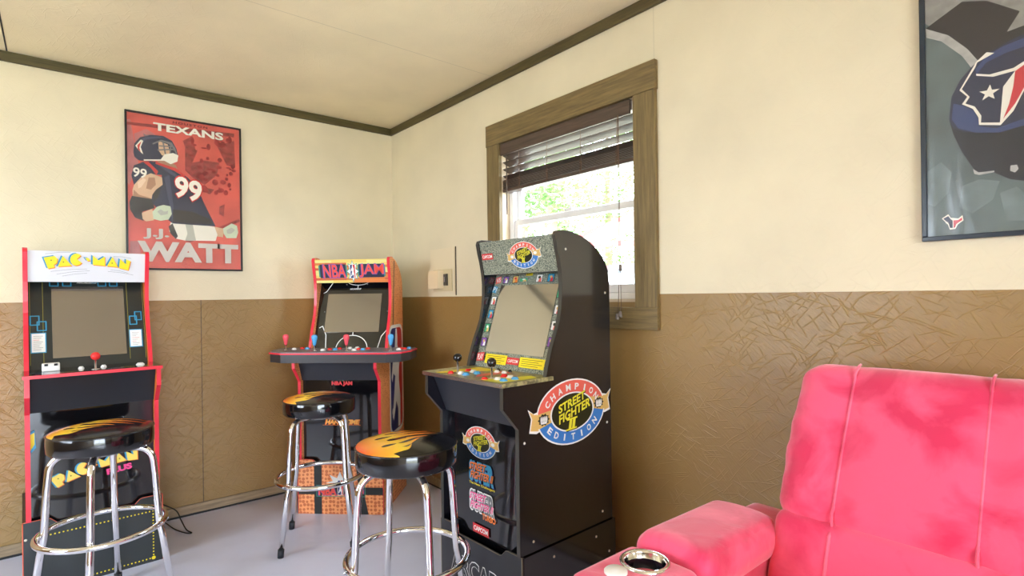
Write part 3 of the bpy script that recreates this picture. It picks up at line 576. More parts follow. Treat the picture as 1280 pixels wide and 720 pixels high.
# ------------------------------------------------------------------ arcade cabinets
PROF = [(0, .305), (0, .75), (-.07, .83), (-.07, .905), (.135, .905), (.150, .96), (.172, 1.025), (.195, 1.075), (.212, 1.118), (.224, 1.17), (.229, 1.222), (.2295, 1.27), (.226, 1.31), (.217, 1.36), (.205, 1.405), (.198, 1.442), (.203, 1.455), (.216, 1.460),
        (.26, 1.461), (.296, 1.458), (.345, 1.447), (.392, 1.427), (.430, 1.405), (.462, 1.379), (.487, 1.350), (.505, 1.316), (.512, 1.257)]
BZ = ((.17, .92), (.30, 1.31)); MQ = ((.226, 1.31), (.199, 1.445))
def plane_v(A, B):
    d_ = Vector((0, B[0]-A[0], B[1]-A[1])); return d_.normalized()
def sf_logo(d, cx, cy, a, big=True):
    """oval champion crest with ribbon"""
    k = a/.186; b = .118*k
    rib = [(-.222, .030), (-.216, -.038), (-.150, -.026), (-.150, .022), (-.180, .030)]
    for o_, m_ in ((1.10, white), (1.0, tan_p)):
        for s_ in (-1, 1):
            pts = [(-.228, .036), (-.212, .006), (-.222, -.034), (-.186, -.040), (-.100, -.018), (-.100, .032), (-.160, .026), (-.200, .020)]
            if o_ > 1: pts = [((x-(.006 if x < -.15 else 0)), y*1.22) for x, y in pts]
            sy = .016 if s_ > 0 else -.004
            d.poly([(cx+(-s_)*x*k, cy+(y+sy)*k) for x, y in pts], m_)
    d.ell(cx, cy, a*1.035, b*1.05, white)
    d.poly([(cx+a*math.cos(t), cy+b*math.sin(t)) for t in np.linspace(.06, PI-.06, 26)]+[(cx-a, cy), (cx+a, cy)][0:0], coral)
    d.poly([(cx+a*math.cos(t), cy+b*math.sin(t)) for t in np.linspace(PI+.06, 2*PI-.06, 26)], blue_p)
    for s_ in (-1, 1):
        sy = .016 if s_ > 0 else -.004
        d.poly([(cx+(-s_)*x*k, cy+(y+sy)*k) for x, y in [(-.212, .022), (-.206, -.028), (-.176, -.034), (-.090, -.014), (-.090, .028), (-.150, .022), (-.190, .018)]], tan_p)
        if big:
            hx, hy = cx+s_*.155*k, cy+sy*k-.004*k
            star_pts = []
            for i in range(20):
                rr_ = (.031 if i % 2 else .024)*k; star_pts.append((hx+rr_*math.sin(i*PI/10), hy+rr_*.75*math.cos(i*PI/10)))
            d.poly(star_pts, olive_p)
            for i in range(4): d.ell(hx+(-.013+.009*i)*k, hy+.001*k, .0042*k, .012*k, white, 12)
            d.poly([(hx-.018*k, hy-.008*k), (hx+.017*k, hy-.008*k), (hx+.013*k, hy-.015*k), (hx-.014*k, hy-.015*k)], white)
        else:
            d.ell(cx+s_*.155*k, cy+sy*k-.004*k, .022*k, .014*k, white, 14)
    d.ell(cx, cy, a*.66, b*.63, white); d.ell(cx, cy, a*.62, b*.585, olive_p)
    d.arc_text('CHAMPION', cx, cy, a*.82, b*.80, PI*.90, PI*.10, .025*k, .023*k, white, .03)
    d.arc_text('EDITION', cx, cy, a*.82, b*.80, PI*1.14, PI*1.86, .025*k, .023*k, white, .03, flip=True)
    sp = .0
    for m_, o_ in ((black_matt, .0035*k), (ylime, 0)):
        d.text('STREET', cx-.004*k+o_, cy+.037*k-o_, .155*k, .032*k, m_, .03, shear=.25, rot=.26)
        d.text('FIGHTER', cx+.012*k+o_, cy+.002*k-o_, .185*k, .034*k, m_, .03, shear=.3, rot=.26)
        d.text('II', cx-.006*k+o_, cy-.046*k-o_, .034*k, .040*k, m_, .05, shear=.2)
        d.line([(cx-.034*k+o_, cy-.028*k-o_), (cx+.022*k+o_, cy-.024*k-o_)], .006*k, m_); d.line([(cx-.040*k+o_, cy-.066*k-o_), (cx+.018*k+o_, cy-.062*k-o_)], .006*k, m_)

def pac_letters(d, fx, scale=1.0, layers=True, body=yellow):
    P = ART['PM']
    for dx, dy, m_ in ([(-.0062, .0028, cyan_p), (-.0035, .0015, cyan_p), (.0028, -.0034, orange_p)] if layers else [(-.004, .002, cyan_p)])+[(0, 0, body)]:
        for k in 'PAC-MBN': d.poly([fx((x+dx, y+dy)) for x, y in P[k]], m_)
    for k in ('dP', 'dA', 'dB'):
        x, y = fx(P[k][0]); d.ell(x, y, .0026*scale, .0026*scale, mat('print_brown', srgb(70, 50, 20), .4), 10)

def cabinet(name, label, pos, rot, W, S):
    t = empty(name, (pos[0], pos[1], 0), math.radians(rot)); tag(t, label, 'arcade machine')
    D = S.get('D', .512); sc = D/.512
    prof = [(y*sc if y > .25 else y, z) for y, z in PROF]+[(D, .305)]
    T = .016; h = W/2
    for s_ in (-1, 1):
        x0, x1 = (h-T, h) if s_ > 0 else (-h, -h+T)
        sp = MB().prism(prof, 0, x0, x1).build('side_panel', S['side'], t)
        # edge moulding along the front edge
        b = MB(); e = [p for p in prof if p[1] < .9 or p[0] >= .13][0:20]
        fr = prof[0:20]
        ro = []
        for i, p in enumerate(fr):
            a_ = Vector(fr[max(i-1, 0)]); c_ = Vector(fr[min(i+1, len(fr)-1)]); tt = (c_-a_).normalized(); ro.append((p[0]-tt.y*.0016, p[1]+tt.x*.0016))
        for i in range(len(fr)-1):
            if 3 <= i < 4: continue
            q = [(x0-.0006, *fr[i]), (x1+.0006, *fr[i]), (x1+.0006, *fr[i+1]), (x0-.0006, *fr[i+1])]
            r_ = [(x0-.0006, *ro[i]), (x1+.0006, *ro[i]), (x1+.0006, *ro[i+1]), (x0-.0006, *ro[i+1])]
            A_ = [b.bm.verts.new(v) for v in q]; B_ = [b.bm.verts.new(v) for v in r_]
            b.bm.faces.new(B_)
            for k in range(4): b.bm.faces.new((A_[k], A_[(k+1) % 4], B_[(k+1) % 4], B_[k]))
        b.build('edge_moulding', S['edge'], sp)
        if S.get('caps') :
            for (y, z) in ((.026, .70), (.486, .699), (.45, .347), (.064, .344), (.252, 1.392), (.484, 1.225)):
                xx = x1 if s_ > 0 else x0
                MB().lathe([(0, .0022*s_), (.0042, .0018*s_), (.0052, 0), (0, 0)], (xx, y, z), 14, 'x').build('screw_cap', cap_white, sp)
    i0, i1 = -h+T, h-T
    # marquee, speaker panel, bezel, screen
    v_ = plane_v(*MQ); ml = math.hypot(MQ[1][0]-MQ[0][0], MQ[1][1]-MQ[0][1])
    mq = MB().prism([(MQ[0][0]+.004, MQ[0][1]), (MQ[1][0]+.004, MQ[1][1]+.004), (MQ[1][0]+.018, MQ[1][1]+.004), (MQ[0][0]+.018, MQ[0][1])], 0, i0, i1).build('marquee', S['marquee'], t)
    if S.get('mq_deco'):
        d = Deco(); S['mq_deco'](d, i1, ml); d.build('marquee_print', mq, (0, MQ[0][0]+.004, MQ[0][1]), (1, 0, 0), v_)
    MB().prism([(.244, 1.31), (.244, 1.322), (.33, 1.322), (.33, 1.31)], 0, i0, i1).build('speaker_panel', black_matt, t)
    MB().prism([(.215, 1.449), (.3, 1.449), (.39, 1.42), (.46, 1.372), (.495*sc, 1.31), (.502*sc, 1.25), (.502*sc, .31), (.49*sc, .31), (.49*sc, 1.25), (.48*sc, 1.30), (.45, 1.36), (.385, 1.408), (.3, 1.438), (.215, 1.438)], 0, i0, i1).build('back_panel', black, t)
    A_, B_ = BZ; v_ = plane_v(A_, B_); bl = math.hypot(B_[0]-A_[0], B_[1]-A_[1])
    def off(p, t_): return (p[0]+v_.z*t_, p[1]-v_.y*t_)
    bz = MB().prism([A_, B_, off(B_, .012), off(A_, .012)], 0, i0, i1).build('bezel', S['bezel'], t)
    if S.get('bz_deco'):
        d = Deco(); S['bz_deco'](d, i1, bl); d.build('bezel_print', bz, (0, A_[0], A_[1]), (1, 0, 0), v_)
    x0, x1, u0, u1 = S['screen']
    b = MB().box(x0, x1, u0, u1, -.001, .0045)
    scn = b.build('screen', S['screen_m'], t)
    Mx = Matrix.Identity(4); n = Vector((1, 0, 0)).cross(v_)
    for i in range(3): Mx[i][0] = (1, 0, 0)[i]; Mx[i][1] = v_[i]; Mx[i][2] = n[i]; Mx[i][3] = (0, A_[0], A_[1])[i]
    scn.matrix_local = Mx
    # control deck
    if not S.get('wide'):
        dk = MB().box(-h-.006, h+.006, -.080, .172, .905, .920, .002).build('control_deck', S['deck'], t)
        MB().box(-h-.0062, h+.0062, -.0812, -.0795, .9055, .9195).build('edge_moulding', S['edge2'], dk)
    else:
        out = [(-.43, .20), (-.43, .07), (-.39, -.035), (-.30, -.09), (.30, -.09), (.375, -.05), (.405, .05), (.405, .18)]
        inn = [(x*.985, y+.004) for x, y in out]
        dk = MB().prism(inn, 2, .862, .908).build('control_deck', S['deck_side'], t)
        MB().prism([(x*1.0, y) for x, y in out], 2, .908, .916).build('edge_moulding', S['edge'], dk)
        MB().prism([(x*.98, y+.006 if y < .1 else y) for x, y in out], 2, .916, .921).build('deck_top', S['deck'], dk)
    if S.get('dk_deco'):
        d = Deco(); S['dk_deco'](d); d.build('deck_print', dk, (0, 0, .9205 if not S.get('wide') else .9215), (1, 0, 0), (0, 1, 0))
    # panel below the deck and the lower front
    MB().prism([(-.045, .905), (.018, .752), (.030, .752), (-.030, .905)], 0, i0, i1).build('deck_front', S['upper'], t)
    kp = MB().prism([(.030, .25), (.030, .752), (.042, .752), (.042, .25)], 0, i0, i1).build('front_panel', S['lower'], t)
    if S.get('kp_deco'):
        d = Deco(); S['kp_deco'](d); d.build('front_print', kp, (0, .030, .305), (1, 0, 0), (0, 0, 1))
    # riser with a notched front
    r = S.get('riser_w', .247); rs = t
    fr = [(-r, 0), (r, 0), (r, .305), (.168, .305), (.158, .302), (.136, .280), (.126, .276), (-.126, .276), (-.136, .280), (-.158, .302), (-.168, .305), (-r, .305)]
    fp = MB().prism(fr, 1, 0, .012).build('riser_front', S['riser'], rs)
    if S.get('rs_deco'):
        d = Deco(); S['rs_deco'](d, r); d.build('riser_print', fp, (0, 0, 0), (1, 0, 0), (0, 0, 1))
    if S.get('riser_edge'):
        b = MB()
        for (xa, za), (xb, zb) in zip(fr[2:], fr[3:]+fr[:0]): b.tube([(xa, .003, za), (xb, .003, zb)], .0022, 6)
        b.tube([(-r+.001, .001, 0), (-r+.001, .001, .304)], .0022, 6); b.tube([(r-.001, .001, 0), (r-.001, .001, .304)], .0022, 6)
        b.build('edge_moulding', S['riser_edge'], fp)
    for s_ in (-1, 1):
        x0, x1 = (r-.014, r) if s_ > 0 else (-r, -r+.014)
        rp = MB().box(x0, x1, .012, min(.527, D+.01), 0, .303).build('riser_side', S['riser_side'], rs)
        xx = x1 if s_ > 0 else x0
        for (y, z) in ((.16, .262), (.40, .262), (.48, .18)) if S.get('caps') else ():
            MB().lathe([(0, .0022*s_), (.0042, .0018*s_), (.0052, 0), (0, 0)], (xx, y, z), 14, 'x').build('screw_cap', cap_white, rp)
    MB().box(-r+.014, r-.014, min(.527, D+.01)-.012, min(.527, D+.01), 0, .303).build('riser_back', black, rs)
    for s_ in ((-1, 1) if S.get('front_caps') else ()):
        MB().lathe([(0, -.0022), (.0042, -.0018), (.0052, 0), (0, 0)], (s_*(r-.010), 0, .235), 14, 'y').build('screw_cap', cap_white, fp)
    return t
def joystick(t, x, y, shape, m_, z=.920):
    j = MB().lathe([(0, .0), (.016, 0), (.016, .002), (.004, .004), (.004, .045), (0, .045)], (x, y, z), 20).build('joystick', steel, t)
    if shape == 'ball': prof = [(.0175*math.sin(a), .058-.0175*math.cos(a)) for a in np.linspace(0, PI, 17)]
    else: prof = [(0, .030), (.006, .030), (.0085, .036), (.012, .055), (.0165, .072), (.0160, .082), (.0120, .089), (0, .092)]
    MB().lathe(prof, (x, y, z), 24).build('joystick_knob', m_, j)
    return j
def button(t, x, y, m_, r=.0145, z=.920, name='button'):
    return MB().lathe([(r*1.0, 0), (r*1.0, .0035), (r*.86, .005), (r*.74, .005), (r*.72, .0085), (r*.6, .0095), (0, .0098)], (x, y, z), 20).build(name, m_, t)

screen_off = mat('screen_off', srgb(190, 186, 180), .07, metal=.88)
screen_dim = mat('screen_dim', srgb(150, 142, 132), .10, metal=.8)
# --- champion edition cabinet by the window
def speckle(name, a, b_, scale=240):
    mt = bpy.data.materials.new(name); mt.use_nodes = True; nt = mt.node_tree; bs = nt.nodes['Principled BSDF']; bs.inputs['Roughness'].default_value = .3
    tc = nt.nodes.new('ShaderNodeTexCoord'); n = nt.nodes.new('ShaderNodeTexNoise'); n.inputs['Scale'].default_value = scale; n.inputs['Detail'].default_value = 3
    nt.links.new(tc.outputs['Object'], n.inputs['Vector']); cr = nt.nodes.new('ShaderNodeValToRGB')
    cr.color_ramp.elements[0].position = .36; cr.color_ramp.elements[0].color = a; cr.color_ramp.elements[1].position = .62; cr.color_ramp.elements[1].color = b_
    nt.links.new(n.outputs['Fac'], cr.inputs[0]); nt.links.new(cr.outputs[0], bs.inputs['Base Color']); return mt
stone = speckle('speckled_stone', srgb(42, 62, 58), srgb(172, 176, 158))
stone_tan = speckle('speckled_deck', srgb(92, 88, 62), srgb(178, 168, 120), 60)
def sf_mq(d, i1, ml):
    d.g = ('crest', 0); sf_logo(d, .045, ml*.52, .082, big=False); d.g = ('maker_tag', 0)
    d.rect(-.214, -.142, .066, .092, red_p); d.text('CAPCOM', -.178, .079, .062, .014, white, .03)
def sf_bz(d, i1, bl):
    def card(x, y, w_, h_, rot, cols, edge=black_matt):
        d.g = ('portrait_card', len(d.f))
        c, s_ = math.cos(rot), math.sin(rot)
        R_ = lambda u, v: (x+u*c-v*s_, y+u*s_+v*c)
        q = lambda u0, u1, v0, v1: [R_(u0, v0), R_(u1, v0), R_(u1, v1), R_(u0, v1)]
        d.poly(q(-w_/2, w_/2, -h_/2, h_/2), edge); e = .0025
        d.poly(q(-w_/2+e, w_/2-e, -h_/2+e, h_/2-e), cols[0])
        d.poly([R_(-w_*.1, -h_*.42), R_(w_*.36, -h_*.42), R_(w_*.3, h_*.05), R_(w_*.05, h_*.1)], cols[1]); d.poly([R_(a_*w_*.2, h_*.12+b_*h_*.16) for a_, b_ in [(math.cos(t), math.sin(t)) for t in np.linspace(0, 6, 9)]], cols[2])
    def tagc(x, y, w_, h_, rot, m_, st=None, tm=white):
        d.g = ('printed_tag', len(d.f))
        c, s_ = math.cos(rot), math.sin(rot)
        d.poly([(x+u*c-v*s_, y+u*s_+v*c) for u, v in ((-w_/2, -h_/2), (w_/2, -h_/2), (w_/2, h_/2), (-w_/2, h_/2))], m_)
        if st: d.text(st, x, y, w_*.8, h_*.7, tm, .02, rot=rot)
    sets = [(white, red_p, tan_p), (tan_p, orange_p, red_p), (cyan_p, red_p, tan_p), (white, coral, olive_p), (green_p, tan_p, white), (cyan_p, ylime, white), (purple_p, white, tan_p)]
    tagc(-.200, .386, .034, .030, .2, coral, 'VS'); card(-.150, .386, .036, .034, 0, sets[6]); card(-.088, .387, .036, .034, .05, sets[1]); card(-.035, .383, .05, .018, .05, sets[4], grey_p)
    card(.058, .387, .038, .036, 0, sets[3]); card(.124, .387, .038, .036, 0, sets[2]); card(.185, .387, .03, .036, 0, sets[1])
    tagc(-.005, .408, .040, .016, 0, yellow, 'BOUT', olive_p)
    tagc(-.205, .342, .030, .030, -.2, cyan_p, 'P1')
    for i, (x, y) in enumerate(((-.196, .291), (-.194, .230), (-.194, .168), (-.194, .105))): card(x, y, .034, .040, 0, sets[(i*2) % 7])
    for i, (x, y) in enumerate(((.195, .32), (.200, .254), (.201, .190), (.202, .125))): card(x, y, .032, .040, 0, sets[(i*3+4) % 7])
    tagc(-.190, .040, .046, .036, .12, red_p, 'PLAY'); 
    for x0, x1 in ((-.155, -.020), (.058, .196)):
        d.g = ('move_list', len(d.f)); d.rect(x0, x1, .016, .056, yellow)
        for i in range(4): d.line([(x0+.012+(.05 if i % 2 else 0)*0, .048-.008*i), (x1-.012-(.02 if i % 2 else 0), .048-.008*i)], .0018, olive_p)
    d.g = ('maker_tag', 0); d.rect(-.018, .056, .022, .050, red_p); d.text('CAPCOM', .019, .036, .06, .013, white, .02)
def sf_side(d):
    sf_logo(d, .277, .775, .186)
def sf_kp(d):
    d.g = ('crest', 0); sf_logo(d, -.015, .348, .092, big=False); d.g = ('game_logo', 0)
    # stacked tournament logos
    for m_, o_ in ((navy_p, .004), (cyan_p, 0)): d.text('SUPER', -.008+o_, .232-o_, .150, .082, m_, .06)
    for m_, o_ in ((olive_p, .003), (orange_p, 0)): d.text('STREET', -.030+o_, .252-o_, .10, .030, m_, .03, shear=.3, rot=.05); d.text('FIGHTER II', -.006+o_, .220-o_, .135, .030, m_, .03, shear=.3, rot=.05)
    d.text('The New Challengers', -.005, .183, .155, .012, yellow, .015)
    d.g = ('game_logo', 1)
    for m_, o_ in ((white, 0),): d.text('SUPER', -.005, .118, .156, .088, m_, .09)
    d.text('SUPER', -.005, .118, .148, .078, grey_p, .05)
    for m_, o_ in ((white, .002), (pink_p, 0)): d.text('STREET', -.030+o_, .136-o_, .10, .028, m_, .03, shear=.3, rot=.05); d.text('FIGHTER II', -.006+o_, .104-o_, .135, .028, m_, .03, shear=.3, rot=.05)
    d.text('TURBO', .036, .070, .08, .024, orange_p, .04)
    d.g = ('maker_tag', 0); d.rect(-.062, .036, -.004, .030, red_p); d.text('CAPCOM', -.013, .013, .086, .018, white, .03)
def sf_rs(d, r):
    f_ = mat('arcade_fill', srgb(40, 41, 46), .4)
    d.text('ARCADE', .0, .160, .352, .082, white, .05); d.text('ARCADE', .0, .160, .346, .074, f_, .025)
    d.text('1UP', .0, .070, .150, .070, white, .05); d.text('1UP', .0, .070, .145, .062, f_, .025)
def sf_dk(d):
    d.poly([(-.17, -.07), (-.13, -.07), (-.02, .14), (-.16, .14)], yellow); d.poly([(.01, .0), (.05, -.04), (.07, .12), (.0, .14)], coral); d.poly([(.11, -.07), (.23, -.07), (.23, .10), (.18, .12)], ylime)
SFc = cabinet('arcade_cabinet', 'black side-on arcade cabinet under the window with an oval champion crest on its side', (1.2205, 1.686), -88, .478, dict(
    D=.512, side=black, edge=edge_gold, edge2=steel, caps=True, marquee=stone, mq_deco=sf_mq, bezel=stone, bz_deco=sf_bz, screen=(-.170, .176, .066, .360), screen_m=screen_off,
    deck=stone_tan, dk_deco=sf_dk, upper=mat('blue_black', srgb(40, 42, 50), .4), lower=black_gloss, kp_deco=sf_kp, riser=mat('riser_black', srgb(44, 45, 50), .4), riser_side=black, rs_deco=sf_rs, riser_edge=mat('riser_line', srgb(120, 112, 98), .4), riser_w=.246))
sides = [o for o in bpy.data.objects if o.parent == SFc and o.name.startswith('side_panel')]
d = Deco(); sf_side(d); d.build('side_crest', sides[1], (.239, 0, 0), (0, 1, 0), (0, 0, 1))
joystick(SFc, -.098, -.012, 'ball', black_gloss); joystick(SFc, .118, -.018, 'ball', black_gloss)
for x0 in (-.06, .158):
    for i, (dx, dy, mm_) in enumerate(((-.050, .042, btn_red), (-.010, .036, plastic_w), (.030, .022, btn_blue), (-.012, -.022, plastic_w), (.028, -.030, btn_blue))):
        button(SFc, x0+dx+.01, dy, mm_)
button(SFc, -.098, -.045, btn_red, .012); button(SFc, .118, -.052, btn_red, .012)
button(SFc, .012, .095, plastic_w, .011); button(SFc, .052, .098, plastic_w, .011); button(SFc, -.02, .13, black_gloss, .008); button(SFc, .045, .135, black_gloss, .008)

# --- maze game cabinet on the back wall
def pm_mq(d, i1, ml):
    fx = lambda p: (p[0]+.014, p[1]+.001)
    for i, (x0, x1, y0, y1) in enumerate(((-.16, -.03, .048, .062), (-.14, -.02, .036, .054), (-.12, -.03, .027, .042), (.06, .13, .060, .045), (.05, .15, .052, .036), (-.18, -.09, .128, .138), (.07, .14, .125, .118))):
        d.g = ('speed_line', i); d.line([(x0+.021, y0), ((x0+x1)/2+.021, (y0+y1)/2+.003), (x1+.021, y1)], .0012, grey_p)
    d.g = ('lettering', 0); pac_letters(d, fx)
def pm_bz(d, i1, bl):
    for x in (-.213, -.168, .150, .214): d.g = ('maze_line', x); d.line([(x, .02), (x, .41)], .0015, mat('print_gold', srgb(170, 160, 60), .4))
    def box(x, y, w_, h_): d.g = ('maze_outline', len(d.f)); d.line([(x, y), (x+w_, y), (x+w_, y+h_), (x, y+h_), (x, y)], .0045, cyan_p)
    box(-.142, .392, .030, .04); box(-.095, .392, .030, .04); box(.038, .392, .030, .04); box(.083, .392, .030, .04)
    box(-.212, .205, .030, .042); box(-.188, .178, .030, .042); box(.156, .192, .028, .042); box(.178, .214, .026, .042)
    d.g = ('instruction_card', 0); d.rect(-.212, -.158, .074, .168, cyan_p); d.rect(-.208, -.162, .078, .164, white)
    d.g = ('instruction_card', 1); d.rect(.150, .204, .076, .166, cyan_p); d.rect(.154, .200, .080, .162, white)
    for i in range(8):
        d.g = ('instruction_card', 0); d.line([(-.202, .152-.009*i), (-.170-(i % 3)*.006, .152-.009*i)], .0015, red_p if i == 2 else grey_p); d.g = ('instruction_card', 1); d.line([(.162, .150-.009*i), (.190-(i % 3)*.006, .150-.009*i)], .0015, red_p if i in (3, 5) else grey_p)
    d.g = ('maker_logo', 0); d.text('ARCADE1UP', -.004, .408, .078, .009, white, .03, shear=.2)
    d.text('1UP', .022, .408, .022, .009, cyan_p, .03, shear=.2)
def pm_dk(d):
    for i, (x0, y0, x1, y1, m_) in enumerate(((-.20, -.05, -.12, -.045, pink_p), (-.19, -.03, -.11, -.035, cyan_p), (-.13, -.055, -.06, -.050, yellow), (.04, -.05, .10, -.03, cyan_p), (.05, -.055, .09, -.06, pink_p), (.09, -.02, .14, -.04, yellow), (-.22, .0, -.16, -.01, cyan_p), (.15, -.06, .21, -.05, yellow))):
        d.line([(x0, y0), ((x0+x1)/2, (y0+y1)/2+.006), (x1, y1)], .004, m_)
def pm_kp(d):
    c, s_ = math.cos(.22), math.sin(.22)
    def fx(p):
        x, y = (p[0]+.022)*.98, (p[1]-.095)*.95
        return (-.005+x*c-y*s_, .178+x*s_+y*c)
    d.g = ('lettering', 0); pac_letters(d, fx, body=mat('print_pale_yellow', srgb(240, 215, 96), .35))
    d.g = ('lettering', 1); d.text('PLUS', .085, .150, .095, .028, pink_p, .06, rot=.12)
    d.g = ('printed_patch', 0); d.poly([(-.232, .36), (-.205, .375), (-.200, .300), (-.225, .27)], cyan_p); d.poly([(-.226, .352), (-.205, .365), (-.205, .315), (-.221, .285)], yellow)
def pm_rs(d, r):
    x0, x1, z0, z1 = -.2, .208, .018, .236
    for i in range(30): d.ell(x0+(x1-x0)*i/29, z1, .0032, .0032, yellow, 8); d.z -= d.STEP
    for i in range(30): d.ell(x0+(x1-x0)*i/29, z0, .0032, .0032, yellow, 8); d.z -= d.STEP
    for i in range(1, 15): d.ell(x1, z0+(z1-z0)*i/15, .0032, .0032, yellow, 8); d.ell(x0, z0+(z1-z0)*i/15, .0032, .0032, yellow, 8); d.z -= 2*d.STEP
    d.ell(x1, z0, .008, .008, yellow, 16)
orange_side = mat('side_orange', srgb(226, 116, 44), .4, noise_amt=.05)
PMc = cabinet('arcade_cabinet', 'arcade cabinet with red edges and a white marquee, standing left below the red poster', (.129, 3.036), 2, .470, dict(
    D=.486, side=orange_side, edge=red_edge, edge2=red_edge, marquee=mat('marquee_white', srgb(222, 222, 228), .3), mq_deco=pm_mq, bezel=mat('bezel_dark', srgb(36, 40, 38), .3), bz_deco=pm_bz,
    screen=(-.137, .137, .045, .388), screen_m=screen_dim, deck=black_gloss, dk_deco=pm_dk, upper=mat('upper_black', srgb(26, 28, 36), .45), lower=black_gloss, kp_deco=pm_kp,
    riser=mat('riser_slate', srgb(36, 42, 44), .4), riser_side=mat('riser_slate', srgb(36, 42, 44), .4), rs_deco=pm_rs, riser_edge=mat('coral_edge', srgb(220, 96, 70), .3), front_caps=True))
joystick(PMc, .0, -.020, 'ball', btn_red)
button(PMc, -.045, .06, plastic_w, .011); button(PMc, .035, .06, plastic_w, .011); button(PMc, .170, .03, plastic_w, .017)
b = MB(); b.box(-.178, -.118, .04, .075, .920, .955, .004); b.mi = 1; b.box(-.170, -.158, .036, .04, .944, .953); b.box(-.138, -.126, .036, .04, .944, .953)
b.build('token_box', [plastic_w, black_matt], PMc)

# --- basketball cabinet in the corner
def ball_leather(name, scale=46):
    mt = bpy.data.materials.new(name); mt.use_nodes = True; nt = mt.node_tree; bs = nt.nodes['Principled BSDF']; bs.inputs['Roughness'].default_value = .35
    tc = nt.nodes.new('ShaderNodeTexCoord'); v = nt.nodes.new('ShaderNodeTexVoronoi'); v.inputs['Scale'].default_value = scale; v.inputs['Randomness'].default_value = .35; bs.inputs['IOR'].default_value = 1.7
    nt.links.new(tc.outputs['Object'], v.inputs['Vector']); cr = nt.nodes.new('ShaderNodeValToRGB')
    cr.color_ramp.elements[0].position = .38; cr.color_ramp.elements[0].color = srgb(204, 104, 50); cr.color_ramp.elements[1].position = .48; cr.color_ramp.elements[1].color = srgb(248, 166, 104)
    nt.links.new(v.outputs['Distance'], cr.inputs[0]); nt.links.new(cr.outputs[0], bs.inputs['Base Color']); return mt
leather = ball_leather('basketball_leather'); leather_side = ball_leather('basketball_leather_side', 90)
def nb_logo(d, cx, cy, w_, h_):
    """upright badge: player silhouette in white between blue and red"""
    def rr(a, b_, r_, m_):
        pts = []
        for sx, sy, t0 in ((1, 1, 0), (-1, 1, PI/2), (-1, -1, PI), (1, -1, 1.5*PI)):
            pts += [(cx+sx*(a-r_)+r_*math.cos(t0+i*PI/10), cy+sy*(b_-r_)+r_*math.sin(t0+i*PI/10)) for i in range(6)]
        d.poly(pts, m_)
    a, b_ = w_/2, h_/2; rr(a, b_, a*.45, white); rr(a*.86, b_*.94, a*.36, navy_p)
    k = lambda x, y: (cx+x*a*.86, cy+y*b_*.94)
    d.poly([k(.0, 1), k(.6, 1), k(.95, .93), k(1, .8), k(1, -.8), k(.9, -.96), k(.5, -1), k(.30, -1), k(.1, -.2), k(.0, .3)], red_p)
    d.poly([k(-.10, .98), k(.12, .98), k(.22, .80), k(.20, .66), k(.42, .52), k(.55, .30), k(.45, .20), k(.40, -.05), k(.62, -.40), k(.55, -.98), k(.20, -.98), k(.22, -.62), k(-.10, -.45), k(-.55, -.80), k(-.75, -.72), k(-.45, -.30), k(-.25, .05), k(-.55, .12), k(-.72, -.05), k(-.85, .05), k(-.60, .38), k(-.30, .52), k(-.22, .72)], white)
    d.ell(*k(-.6, -.62), a*.17, a*.17, white, 16)
def nb_mq(d, i1, ml):
    rr_ = random.Random(5); cols = [mat('court_yellow', srgb(236, 206, 110), .4), mat('court_orange', srgb(222, 128, 60), .4), mat('court_lime', srgb(232, 224, 140), .4), mat('court_rust', srgb(206, 100, 60), .4)]
    for j in range(9):
        x = -i1
        while x < i1:
            L = rr_.uniform(.05, .14); x2 = min(i1, x+L); d.rect(x, x2, ml/9*j, ml/9*(j+1)-.0006, rr_.choice(cols), False); x = x2
    d.z += d.STEP
    teal = mat('print_teal', srgb(60, 150, 130), .35); dark = mat('print_dark', srgb(30, 34, 60), .35)
    for x0, x1 in ((-.195, -.035), (.045, .200)): d.rect(x0-.008, x1+.008, ml*.26, ml*.78, teal)
    for x0, x1 in ((-.195, -.035), (.045, .200)): d.rect(x0, x1, ml*.22, ml*.82, dark)
    jam = mat('print_jam', srgb(236, 84, 66), .3)
    for m_, w2, b2 in ((purple_p, .004, .045), (jam, -.001, .018)):
        d.text('NBA', -.105, ml*.52, .140+w2*2, .080+w2*2, m_, b2); d.text('JAM', .124, ml*.52, .150+w2*2, .080+w2*2, m_, b2)
    d.poly([(.008+(.030 if i % 2 else .052)*math.sin(i*PI/8)*.8, ml*.5+(.044 if i % 2 else .070)*math.cos(i*PI/8)) for i in range(16)], teal)
    d.poly([(.008+(.024 if i % 2 else .044)*math.sin(i*PI/8)*.8, ml*.5+(.038 if i % 2 else .062)*math.cos(i*PI/8)) for i in range(16)], white)
    nb_logo(d, .008, ml*.5, .034, .086)
def arc(cx, cy, a, b_, t0, t1, n=14): return [(cx+a*math.cos(t0+(t1-t0)*i/n), cy+b_*math.sin(t0+(t1-t0)*i/n)) for i in range(n+1)]
def nb_bz(d, i1, bl):
    d.g = ('court_line', 0); d.line(arc(.01, -.005, .095, .082, .12, PI-.12), .005, white); d.line([(.01, .078), (.01, .098)], .005, white)
    d.g = ('court_line', 1); d.line([(-.2, .125), (-.182, .135), (-.155, .08), (-.148, .0)], .005, white); d.g = ('court_line', 2); d.line([(.216, .11), (.185, .07), (.168, .0)], .005, white)
    d.g = ('court_line', 3); d.line([(-.2, .345), (-.182, .355), (-.150, .41)], .004, white); d.g = ('court_line', 4); d.line(arc(.012, .425, .07, .03, PI*1.15, PI*1.85), .004, white); d.line([(.012, .395), (.012, .378)], .004, white)
    d.g = ('maker_logo', 0); d.text('ARCADE1UP', -.002, .370, .070, .010, white, .03, shear=.2)
    for x in (-.18, .21, -.06, .07): d.g = ('screw', x); d.ell(x, .225 if abs(x) > .1 else .40, .0035, .0035, grey_p, 10)
